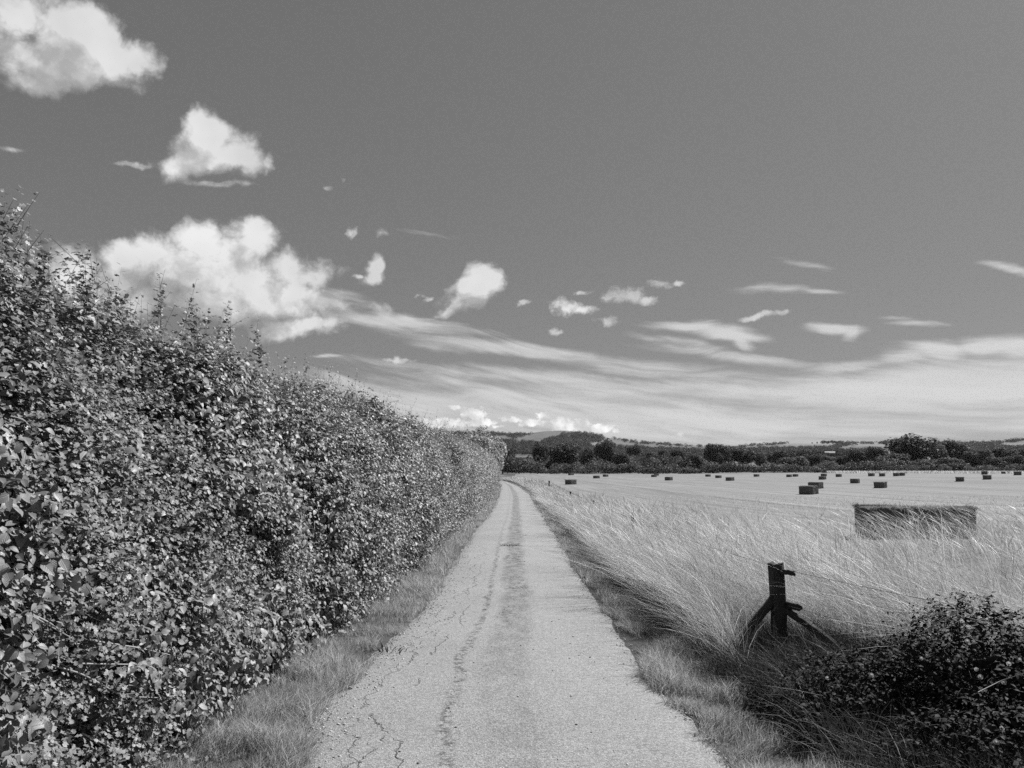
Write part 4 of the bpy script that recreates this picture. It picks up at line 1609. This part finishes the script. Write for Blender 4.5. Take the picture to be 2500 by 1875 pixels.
tvs, tfs = trumpet()
for (px, py) in FLOW:
    q = lobe_hit(px, py)
    if q is None:
        continue
    toward = unit(np.array([[-q[0] * .6 + rng.normal(0, .8), -q[1] + rng.normal(0, .8), 2.2 - q[2] + rng.normal(0, .5)]]))
    s1 = unit(np.cross(toward, [[0.3, 0, 1.0]]))
    v, f = instances(tvs, tfs, (q - boff)[None], s1, np.cross(toward, s1), toward, [.009 + .005 * rng.random()])
    make_mesh('flower', v, f, M_petal, br, True)
# long canes arching out of it
for cp in ([(1990, 1545), (2100, 1500), (2310, 1505), (2400, 1530)], [(2230, 1560), (2290, 1520), (2330, 1503)], [(2360, 1705), (2430, 1670), (2490, 1650)], [(1860, 1680), (1930, 1690), (2000, 1705)]):
    pp = np.array([(lobe_hit(*c_) + np.array([0, -.05, .03])) for c_ in cp])
    tt_ = np.linspace(0, 1, 12)
    crv = np.stack([np.interp(tt_, np.linspace(0, 1, len(cp)), pp[:, c]) for c in range(3)], -1)
    v, f = tube_rings(crv - boff, np.linspace(.0032, .0016, 12), 6)
    make_mesh('cane', v, f, M_cane, br, True)
# coarse grass in front of the mound, in the same shadow-painted tone
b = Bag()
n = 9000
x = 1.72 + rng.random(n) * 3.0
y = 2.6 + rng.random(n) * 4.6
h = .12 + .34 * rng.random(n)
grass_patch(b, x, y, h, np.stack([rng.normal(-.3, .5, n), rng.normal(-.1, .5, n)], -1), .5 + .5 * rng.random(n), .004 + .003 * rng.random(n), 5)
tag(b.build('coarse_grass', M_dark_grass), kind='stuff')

# ------------------------------------------------------------------ weeds on the lane
def weed(px, py, r, hgt, label, n=40, name='weed_tuft'):
    p, _ = hit(px, py, .03)
    e = Bag()
    a = rng.random(n) * 6.28
    rr = rng.random(n) ** .6 * r
    x, y = np.cos(a) * rr, np.sin(a) * rr * .5
    lean = np.stack([np.cos(a), np.sin(a)], -1) * (.6 + rng.random((n, 1)))
    v, f = blades(x, y, 0 * x - .005, hgt * (.4 + .6 * rng.random(n)), lean, .5 + .4 * rng.random(n), .006 + .008 * rng.random(n), 4)
    e.add(v, f, rnd=np.repeat(rng.random(n), 8))
    o = e.build(name, M_weed)
    o.location = p
    tag(o, label, 'weed')


weed(1247, 1334, .22, .09, 'dark leafy weed tuft on the crown of the lane, largest of them', 90)
weed(1281, 1308, .06, .05, 'low weed tuft on the crown of the lane just beyond the largest one', 40)
weed(1266, 1362, .08, .04, 'flat weed patch on the crown of the lane just nearer than the largest tuft', 40)
weed(1276, 1373, .05, .04, 'smallest weed patch on the crown of the lane, nearest the viewer', 26)
weed(950, 1590, .16, .11, 'sprig of dark grass sticking out over the lane from the hedge-side verge', 30, 'grass_sprig')
# leafy dark plants along the right-hand verge
b = Bag()
n = 2600
y = ysample(n, 17, 75, 1.25)
x = XR(y) + .55 + rng.random(n) * .45
tt = tuft_noise(x, y, .35, 88)
ok = tt > .42
x, y, tt = x[ok], y[ok], tt[ok]
n = len(x)
base = np.stack([x, y, gz(x, y) + .5 * rng.random(n) * tt], -1)
nn = np.tile([-.5, -.5, .7], (n, 1))
leafy_twigs(b, None, base, unit(rng.normal(0, .6, (n, 3)) + [0, 0, .8]), .1 + .2 * rng.random(n), 6, .03 + y * .0012, LT_far, nn, .1, .6)
tag(b.build('verge_plants', M_weed), kind='stuff')

# ------------------------------------------------------------------ trees
def crown_mesh(name, seed, ratio, nq, leaf, flat=.0, mat_=None):
    """crown fitting a unit box (width 1, height 1, foot at 0): clumps of small leaf faces on uneven boughs"""
    g = np.random.default_rng(seed)
    nb_ = 44
    c = []
    while len(c) < nb_:
        p = g.random(3) * 2 - 1
        if np.linalg.norm(p) < 1:
            c.append(p)
    c = np.array(c)
    c = c / np.maximum(np.linalg.norm(c, axis=1, keepdims=True), .01) * (.5 + .65 * vnoise(c * 2.2 + seed, 5)[:, None])
    c[:, :2] *= .42
    c[:, 0] += c[:, 2] * g.normal(0, .07)
    c[:, 2] = .50 + c[:, 2] * .40
    rad = .085 + .13 * g.random(nb_) ** 1.5
    rad[:3] = .27
    c[:3] = [(0, 0, .45), (.10, .05, .6), (-.12, -.05, .42)]
    per = (rad ** 2 / (rad ** 2).sum() * nq).astype(int)
    P_, N_ = [], []
    for i_ in range(nb_):
        d = unit(g.normal(0, 1, (per[i_], 3)))
        rr = rad[i_] * (1 - .28 * g.random(per[i_]) ** 2) * (1 + (vnoise(d * 3 + seed + i_, 2) - .5) * .5)
        P_.append(c[i_] + d * rr[:, None])
        N_.append(d)
    P_, N_ = np.concatenate(P_), np.concatenate(N_)
    P_[:, 2] = np.clip(P_[:, 2], .0 + .05 * g.random(len(P_)), 2)
    n = len(P_)
    nrm = unit(N_ * .8 + g.normal(0, .55, (n, 3)) + [0, 0, .25])
    tip = g.normal(0, 1, (n, 3))
    b_ = Bag()
    # shape the leaf faces in real metres later: the crown is scaled anisotropically, so keep them round here
    put_leaves(b_, (np.array([(0, -.5, 0), (.42, 0, .1), (0, .5, 0), (-.42, 0, .1)], float), np.array([(0, 1, 2, 3)]), np.zeros((4, 3))), P_, nrm, tip, leaf * (.6 + .8 * g.random(n)), np.clip(g.normal(.5, .22, n) + (P_[:, 2] - .5) * 0, 0, 1))
    o = b_.build(name, mat_ or M_tree)
    return o


def trunk_mesh(name, seed):
    g = np.random.default_rng(seed)
    b_ = Bag()
    v, f = tube_rings([(0, 0, -.03), (0.005, 0, .1), (0, .01, .25), (.01, 0, .5)], [.045, .032, .027, .012], 6)
    b_.add(v, f)
    for k_ in range(5):
        a_ = k_ * 1.3 + g.random()
        v, f = tube_rings([(0, 0, .14 + .05 * k_), (.12 * math.cos(a_), .12 * math.sin(a_), .3 + .06 * k_), (.25 * math.cos(a_), .25 * math.sin(a_), .42 + .06 * k_)], [.016, .011, .005], 4)
        b_.add(v, f)
    return b_.build(name, M_bark)


PROTO = []
for k_ in range(6):
    PROTO.append((crown_mesh('crown', 300 + k_, 1, 7500, .046, mat_=M_tree), trunk_mesh('trunk', k_)))
PD = [crown_mesh('crown', 300 + k_, 1, 7500, .046, mat_=M_tree_dark) for k_ in range(3)]
PP = [crown_mesh('crown', 320 + k_, 1, 7500, .046, mat_=M_tree_pale) for k_ in range(3)]
SMALLP = [crown_mesh('crown', 340 + k_, 1, 420, .14, mat_=M_wood_far) for k_ in range(3)]
for o in [a for a, b_ in PROTO] + [b_ for a, b_ in PROTO] + PD + PP + SMALLP:
    COL.objects.unlink(o)
M_bright = mat('painted_sunlit_leaves', lambda t: f_rnd(t, .16, .52, .45, .5, .4))  # lightened leaves: sunlight painted in, as the visible side is backlit
PB = crown_mesh('crown', 360, 1, 11000, .036, mat_=M_bright)
COL.objects.unlink(PB)
proto_meshes = {'bright': [PB.data], 'mid': [a.data for a, _ in PROTO], 'dark': [a.data for a in PD], 'pale': [a.data for a in PP], 'far': [a.data for a in SMALLP]}
trunk_me = [b_.data for _, b_ in PROTO]
tcount = 0


def tree(px0, px1, ptop, pbase, D, tone, label, name='tree', cat='tree', group='trees beyond the stubble field', trunk=True):
    """a tree whose crown spans px0..px1 and ptop..pbase in the photograph, D metres away"""
    global tcount
    k_ = tcount
    tcount += 1
    pc = (px0 + px1) / 2
    a_, _ = azel(pc, pbase)
    x_, y_ = D * math.sin(a_), D * math.cos(a_)
    foot = gpt(x_, y_)
    zt = CAMZ + D * math.tan(azel(pc, ptop)[1])
    w_ = (px1 - px0) / FPX * D * math.cos(a_) * 1.12
    h_ = zt - foot
    e = empty(name, (x_, y_, foot), random.uniform(0, 6.28))
    c_ = bpy.data.objects.new('crown', proto_meshes[tone][k_ % len(proto_meshes[tone])])
    COL.objects.link(c_)
    c_.parent = e
    zb = max(0.0, (CAMZ + D * math.tan(azel(pc, pbase)[1])) - foot)
    c_.location = (0, 0, min(zb, h_ * .3))
    c_.scale = (w_ * random.uniform(.96, 1.1), w_, (h_ - c_.location.z) * 1.08)
    if trunk:
        t_ = bpy.data.objects.new('trunk', trunk_me[k_ % len(trunk_me)])
        COL.objects.link(t_)
        t_.parent = e
        t_.scale = (h_ * .7, h_ * .7, h_)
    tag(e, label, cat, group)
    return e


TREES = [
 (1205 - 4, 1254, 1084, 1124, 350, 'dark', 'narrow dark tree against the end of the roadside hedge'),
 (1243, 1292, 1117, 1150, 338, 'dark', 'low dark rounded bush at the left end of the tree line by the pale field'),
 (1297, 1340, 1084, 1122, 400, 'dark', 'dark tree standing left of the broadest tree below the hill'),
 (1338, 1416, 1080, 1128, 390, 'dark', 'broadest dark tree below the wooded hill top'),
 (1410, 1452, 1097, 1132, 380, 'mid', 'grey mid toned tree between two dark trees below the hill'),
 (1452, 1508, 1075, 1136, 375, 'dark', 'tall dark pointed tree left of centre in the tree line'),
 (1298, 1328, 1129, 1150, 335, 'pale', 'small pale flowering bush at the foot of the dark trees below the hill'),
 (1495, 1540, 1108, 1140, 370, 'dark', 'squat dark tree just right of the tall pointed one'),
 (1530, 1574, 1085, 1106, 620, 'mid', 'round distant tree on the slope behind the squat dark tree'),
 (1560, 1612, 1104, 1136, 400, 'mid', 'mid grey tree between the squat dark tree and the flat topped one'),
 (1636, 1676, 1099, 1124, 430, 'dark', 'dark flat topped tree with a paler bush below it'),
 (1600, 1640, 1100, 1130, 470, 'mid', 'rounded grey tree behind the bushes left of the flat topped dark tree'),
 (1672, 1716, 1106, 1138, 390, 'mid', 'grey tree leaning against the left side of the tall black tree'),
 (1716, 1779, 1085, 1138, 370, 'dark', 'tall black tree with a narrow waist beside the hedge gap'),
 (1762, 1796, 1093, 1131, 410, 'mid', 'mid grey tree touching the right side of the tall black tree'),
 (1779, 1846, 1092, 1131, 400, 'dark', 'wide domed tree over the pale strip of field behind the hedge'),
 (1838, 1872, 1104, 1130, 400, 'pale', 'small light toned tree right of the wide domed tree'),
 (1868, 1898, 1107, 1130, 440, 'mid', 'little grey tree between the light toned tree and a dark one'),
 (1888, 1942, 1097, 1142, 385, 'dark', 'dark lopsided tree to the right of the pale strip of field'),
 (1908, 1975, 1116, 1148, 350, 'mid', 'spreading grey tree in front of the lopsided dark tree'),
 (1965, 2012, 1107, 1142, 370, 'dark', 'compact dark tree left of the small pale roofs'),
 (2010, 2046, 1127, 1150, 345, 'pale', 'light feathery bush in front of and below the small pale roofs'),
 (2006, 2048, 1113, 1140, 430, 'mid', 'grey bush directly below the small pale roofs'),
 (2043, 2074, 1114, 1134, 400, 'dark', 'low flat dark tree right of the small pale roofs'),
 (2066, 2120, 1096, 1132, 385, 'dark', 'dark domed tree below the pale hill field left of the biggest tree'),
 (2114, 2162, 1091, 1128, 375, 'mid', 'feathery grey tree leaning on the left flank of the biggest tree'),
 (2158, 2278, 1066, 1134, 365, 'dark', 'biggest tree, a huge dark dome rising above the skyline'),
 (2150, 2222, 1108, 1140, 345, 'mid', 'layered tree with drooping boughs in front of the left foot of the biggest tree'),
 (2268, 2314, 1085, 1130, 370, 'pale', 'pale feathery tree against the right side of the biggest tree'),
 (2298, 2366, 1079, 1126, 390, 'mid', 'broad grey tree right of the pale feathery one'),
 (2352, 2394, 1100, 1140, 370, 'mid', 'grey tree with dark hollows between two broader trees towards the right'),
 (2388, 2428, 1096, 1146, 365, 'pale', 'tall pale tree left of the dark bushes near the right end'),
 (2412, 2458, 1116, 1150, 345, 'dark', 'dark round bush second from the right end of the tree line'),
 (2424, 2484, 1090, 1132, 385, 'dark', 'broad dark tree rising behind the last two bushes on the right'),
 (2459, 2502, 1113, 1150, 340, 'dark', 'dark cone shaped bush last at the right end of the tree line'),
 (2478, 2530, 1098, 1140, 380, 'mid', 'grey tree cut by the right edge of the picture'),
 (2225, 2290, 1120, 1150, 345, 'mid', 'low bushy tree below the right half of the biggest tree'),
 (2290, 2345, 1118, 1150, 345, 'mid', 'low bushy tree in front of the broad grey tree on the right'),
]
for t_ in TREES:
    tree(*t_)
# the tree on the bend at the end of the roadside hedge
e = tree(1124, 1236, 1048, 1178, 118, 'bright', 'leafy pale tree rising from the end of the roadside hedge where the lane bends', group=None)
e = tree(1133, 1190, 1062, 1150, 126, 'mid', 'darker tree standing just behind the pale tree at the bend of the lane', group=None)
# single trees on the skyline
for (x0, x1, yt, yb, lab) in ((2004, 2019, 1075.5, 1082.5, 'leftmost of a row of round trees on the skyline'), (2017, 2030, 1076.5, 1082.5, 'second of a row of round trees on the skyline'), (2026, 2038, 1075, 1082.5, 'third and tallest of a row of round trees on the skyline'),
                              (2036, 2047, 1077, 1082.5, 'fourth of a row of round trees on the skyline'), (2044, 2058, 1075.8, 1082.5, 'last of a row of round trees on the skyline, beside the wood'),
                              (1981, 1985, 1080, 1084, 'small lone bush on the skyline left of a thin lone tree'), (1993.5, 1997, 1078.5, 1084, 'thin lone tree on the bare skyline')):
    tree(x0, x1, yt, yb + 1, 2450, 'far', lab, group='single trees along the skyline')

# ------------------------------------------------------------------ hedges and woods made of many small clumps
def clump_mass(name, pts, sizes, per, m_, leaf, kind=None, label=None, cat=None, squash=.85, parent=None):
    """pts (n,3) foot points, sizes (n,2) width/height; one mesh"""
    n = len(pts)
    N = n * per
    c = np.repeat(pts, per, 0)
    sz = np.repeat(sizes, per, 0)
    d = unit(rng.normal(0, 1, (N, 3)))
    d[:, 2] = np.abs(d[:, 2]) * 1.1 - .25
    bump = 1 + (vnoise(c * .31 + d * 2.1, 44) - .5) * .6
    rr = (1 - .35 * rng.random(N) ** 2) * bump
    P_ = c + np.stack([d[:, 0] * sz[:, 0] * .5 * rr, d[:, 1] * sz[:, 0] * .5 * rr, (sz[:, 1] * .30 + d[:, 2] * sz[:, 1] * .62 * rr)], -1)
    nrm = unit(d * .8 + rng.normal(0, .5, (N, 3)) + [0, 0, .2])
    b_ = Bag()
    cr = np.repeat(rng.random(n), per)
    put_leaves(b_, (np.array([(0, -.5, 0), (.42, 0, .1), (0, .5, 0), (-.42, 0, .1)], float), np.array([(0, 1, 2, 3)]), np.zeros((4, 3))), P_, nrm, rng.normal(0, 1, (N, 3)), leaf * np.repeat(np.sqrt(sizes[:, 0]), per) * (.6 + .8 * rng.random(N)), np.clip(.55 * cr + .5 * rng.random(N), 0, 1))
    b_.a.pop('luv')
    o = b_.build(name, m_, parent)
    return o


def far_hedge(name, segs, D, h0, h1, label, n_per_m=.55, mt=M_tree, seed=0):
    """bushes grown together along a line given by photo x positions at distance D"""
    x0, x1 = segs
    a0, a1 = azel(x0, 1150)[0], azel(x1, 1150)[0]
    length = D * abs(a1 - a0) * 1.1
    n = int(length * n_per_m * 2)
    a_ = a0 + (a1 - a0) * rng.random(n)
    d_ = D + rng.normal(0, 2.0, n)
    x, y = d_ * np.sin(a_), d_ * np.cos(a_)
    hh = (h0 + (h1 - h0) * np.clip(fbm(np.stack([a_ * 90, 0 * a_, 0 * a_], -1), 13 + seed) * 1.8 - .4, 0, 1)) * (.6 + .55 * rng.random(n))
    pts = np.stack([x, y, gz(x, y) - .3], -1)
    e = tag(empty(name, tuple(pts.mean(0))), label, 'hedge')
    pts = pts - pts.mean(0)
    clump_mass('foliage', pts, np.stack([hh * 1.0 + 1.5, hh], -1), 170, mt, .22, parent=e)
    return e


far_hedge('field_hedge', (1226, 1560), 330, 3.5, 9.5, 'thick dark bushy hedge along the far side of the field below the hill', seed=1)
far_hedge('field_hedge', (1560, 1915), 330, 3.5, 7.0, 'thick hedge at the far side of the field, a pale strip showing over its top', seed=2)
far_hedge('field_hedge', (1915, 2190), 332, 3.5, 8.0, 'bushy lighter hedge at the far side of the field below the small roofs', mt=M_tree, seed=3)
far_hedge('field_hedge', (2190, 2540), 332, 3.0, 6.0, 'low bushy hedge at the far side of the field under the biggest tree and beyond', seed=4)


def hill_wood(name, polys, spacing_px, hgt, per, mt, drange=None, leaf=.30, wr=1.15):
    """fill outlines seen in the photograph with trees standing on the hillside behind them"""
    P_, S_ = [], []
    for poly in polys:
        xs_ = [p[0] for p in poly]
        ys_ = [p[1] for p in poly]
        area = abs(sum(poly[i][0] * poly[(i + 1) % len(poly)][1] - poly[(i + 1) % len(poly)][0] * poly[i][1] for i in range(len(poly)))) / 2
        n = int(area / spacing_px ** 2 * 2) + 6
        k_, tries = 0, 0
        while k_ < n and tries < n * 30:
            tries += 1
            px, py = random.uniform(min(xs_), max(xs_)), random.uniform(min(ys_), max(ys_))
            if not in_poly(np.array([px]), np.array([py]), poly)[0]:
                continue
            k_ += 1
            if drange:
                D = random.uniform(*drange)
                a_ = azel(px, py)[0]
                x_, y_ = D * math.sin(a_), D * math.cos(a_)
                z_ = gpt(x_, y_)
                zz = CAMZ + D * math.tan(azel(px, py)[1])
                h_ = min(max(zz - z_, 4), 16)
            else:
                p, r_ = hit(px, py)
                x_, y_, z_ = p
                h_ = hgt * random.uniform(.6, 1.25)
            P_.append((x_, y_, z_))
            S_.append((h_ * wr, h_))
    P_, S_ = np.array(P_), np.array(S_)
    o = clump_mass(name, P_, S_, per, mt, leaf)
    tag(o, kind='stuff')
    return o


hill_wood('hill_wood', [[(1080, 1058), (1180, 1057), (1228, 1060), (1232, 1064), (1200, 1070), (1140, 1076), (1080, 1076)],
                        [(1226, 1062), (1303, 1060), (1312, 1058), (1290, 1064), (1258, 1073), (1238, 1067)],
                        [(1375, 1062), (1410, 1056), (1440, 1060), (1478, 1069), (1466, 1080), (1420, 1086), (1335, 1088), (1322, 1080), (1362, 1070)],
                        [(1195, 1076), (1240, 1078), (1300, 1084), (1335, 1088), (1335, 1112), (1195, 1112)],
                        [(1335, 1088), (1420, 1086), (1440, 1092), (1455, 1100), (1450, 1112), (1335, 1112)]], 4.0, 11, 100, M_wood_far, leaf=.42)
hill_wood('hill_wood', [[(1488, 1070), (1530, 1077), (1600, 1083), (1700, 1090), (1800, 1094), (1800, 1098), (1700, 1094.5), (1600, 1088), (1530, 1081)],
                        [(1800, 1091), (1850, 1087.3), (1934, 1083.5), (1934, 1085.5), (1850, 1090.5), (1810, 1095)],
                        [(1480, 1090), (1560, 1094), (1700, 1100), (1800, 1098), (1840, 1102), (1840, 1116), (1480, 1116)],
                        [(1840, 1096), (1930, 1098), (2010, 1097), (2060, 1104), (2140, 1106), (2140, 1120), (1840, 1120)]], 4.2, 10, 100, M_wood_far, leaf=.42)
hill_wood('hill_wood', [[(2060, 1082), (2110, 1081), (2180, 1081.5), (2180, 1086), (2110, 1085.5), (2060, 1091), (2024, 1104), (2012, 1102)],
                        [(2270, 1084), (2400, 1084), (2440, 1080), (2505, 1074), (2505, 1077), (2450, 1085), (2430, 1094), (2270, 1100)],
                        [(2270, 1098), (2440, 1096), (2505, 1098), (2505, 1112), (2270, 1112)]], 4.2, 10, 100, M_wood_far, leaf=.42)
# nearer belt of mixed trees between the named ones
hill_wood('woodland', [[(1290, 1118), (1450, 1112), (1560, 1108), (1720, 1108), (1780, 1126), (1720, 1140), (1290, 1145)],
                       [(1236, 1112), (1300, 1106), (1460, 1102), (1460, 1112), (1300, 1122), (1250, 1124)],
                       [(1935, 1116), (2120, 1118), (2200, 1112), (2500, 1106), (2500, 1140), (1960, 1140)],
                       [(1480, 1104), (1720, 1104), (1720, 1112), (1480, 1112)]], 7.6, 9, 260, M_tree, drange=(385, 520), leaf=.26, wr=1.0)

# farm sheds among the trees
def shed(px0, px1, pyb, D, hw, hr, label):
    a_, _ = azel((px0 + px1) / 2, pyb)
    x_, y_ = D * math.sin(a_), D * math.cos(a_)
    w = (px1 - px0) / FPX * D
    z0 = CAMZ + D * math.tan(azel((px0 + px1) / 2, pyb)[1])
    g0 = gpt(x_, y_)
    e = tag(empty('farm_shed', (x_, y_, g0), -a_), label, 'shed', 'farm sheds among the trees')
    zb = z0 - g0
    dp = w * .6
    v = np.array([(-w / 2, -dp / 2, 0), (w / 2, -dp / 2, 0), (w / 2, dp / 2, 0), (-w / 2, dp / 2, 0), (-w / 2, -dp / 2, zb + hw), (w / 2, -dp / 2, zb + hw), (w / 2, dp / 2, zb + hw), (-w / 2, dp / 2, zb + hw), (-w / 2, 0, zb + hw + hr), (w / 2, 0, zb + hw + hr)])
    make_mesh('wall', v, [np.array([(0, 1, 5, 4), (2, 3, 7, 6), (1, 2, 6, 5), (3, 0, 4, 7)]), np.array([(5, 6, 9), (7, 4, 8)])], M_render_wall, e)
    o_ = .4
    r_ = np.array([(-w / 2 - o_, -dp / 2 - o_, zb + hw - .1), (w / 2 + o_, -dp / 2 - o_, zb + hw - .1), (w / 2 + o_, 0, zb + hw + hr + .05), (-w / 2 - o_, 0, zb + hw + hr + .05), (w / 2 + o_, dp / 2 + o_, zb + hw - .1), (-w / 2 - o_, dp / 2 + o_, zb + hw - .1)])
    rr = np.vstack([r_, r_ + [0, 0, .15]])
    make_mesh('roof', rr, np.array([(0, 1, 2, 3), (3, 2, 4, 5), (6, 9, 8, 7), (9, 11, 10, 8), (0, 6, 7, 1), (5, 4, 10, 11)]), M_roof, e)
    return e


shed(2016, 2024, 1110.5, 520, .8, 1.2, 'left and smaller of two pale roofed farm sheds among the trees')
shed(2027, 2037, 1113.5, 510, 1.2, 1.5, 'right and larger of two pale roofed farm sheds among the trees')

# long pale grass on the bank at the far right edge of the field
b = Bag()
n = 9000
a_ = np.interp(rng.random(n), [0, 1], [azel(2020, 1150)[0], azel(2520, 1150)[0]])
d_ = 300 + rng.random(n) * 26
x, y = d_ * np.sin(a_), d_ * np.cos(a_)
grass_patch(b, x, y, .5 + .6 * rng.random(n), np.stack([rng.normal(-.3, .3, n), rng.normal(0, .3, n)], -1), .5 * rng.random(n), np.full(n, .16), 3)
tag(b.build('bank_grass', M_straw), kind='stuff')

# ------------------------------------------------------------------ the summer air
def f_haze():
    m_ = bpy.data.materials.new('summer_haze')
    m_.use_nodes = True
    t = NT(m_.node_tree)
    t.n.clear()
    out = t.new('ShaderNodeOutputMaterial')
    pv = t.new('ShaderNodeVolumePrincipled')
    pv.inputs['Color'].default_value = (.9, .9, .9, 1)
    pv.inputs['Density'].default_value = HAZE
    pv.inputs['Anisotropy'].default_value = .3
    t.l.new(pv.outputs[0], out.inputs[1])
    return m_


HAZE = 1.6e-5
hb = 4200.0
v = np.array([(x_, y_, z_) for x_ in (-hb, hb) for y_ in (-400, 3600) for z_ in (-12.0, 165.0)])
HZ_F = np.array([(0, 1, 3, 2), (4, 6, 7, 5), (0, 4, 5, 1), (2, 3, 7, 6), (0, 2, 6, 4), (1, 5, 7, 3)])
tag(make_mesh('haze', v, HZ_F, f_haze()), kind='stuff')
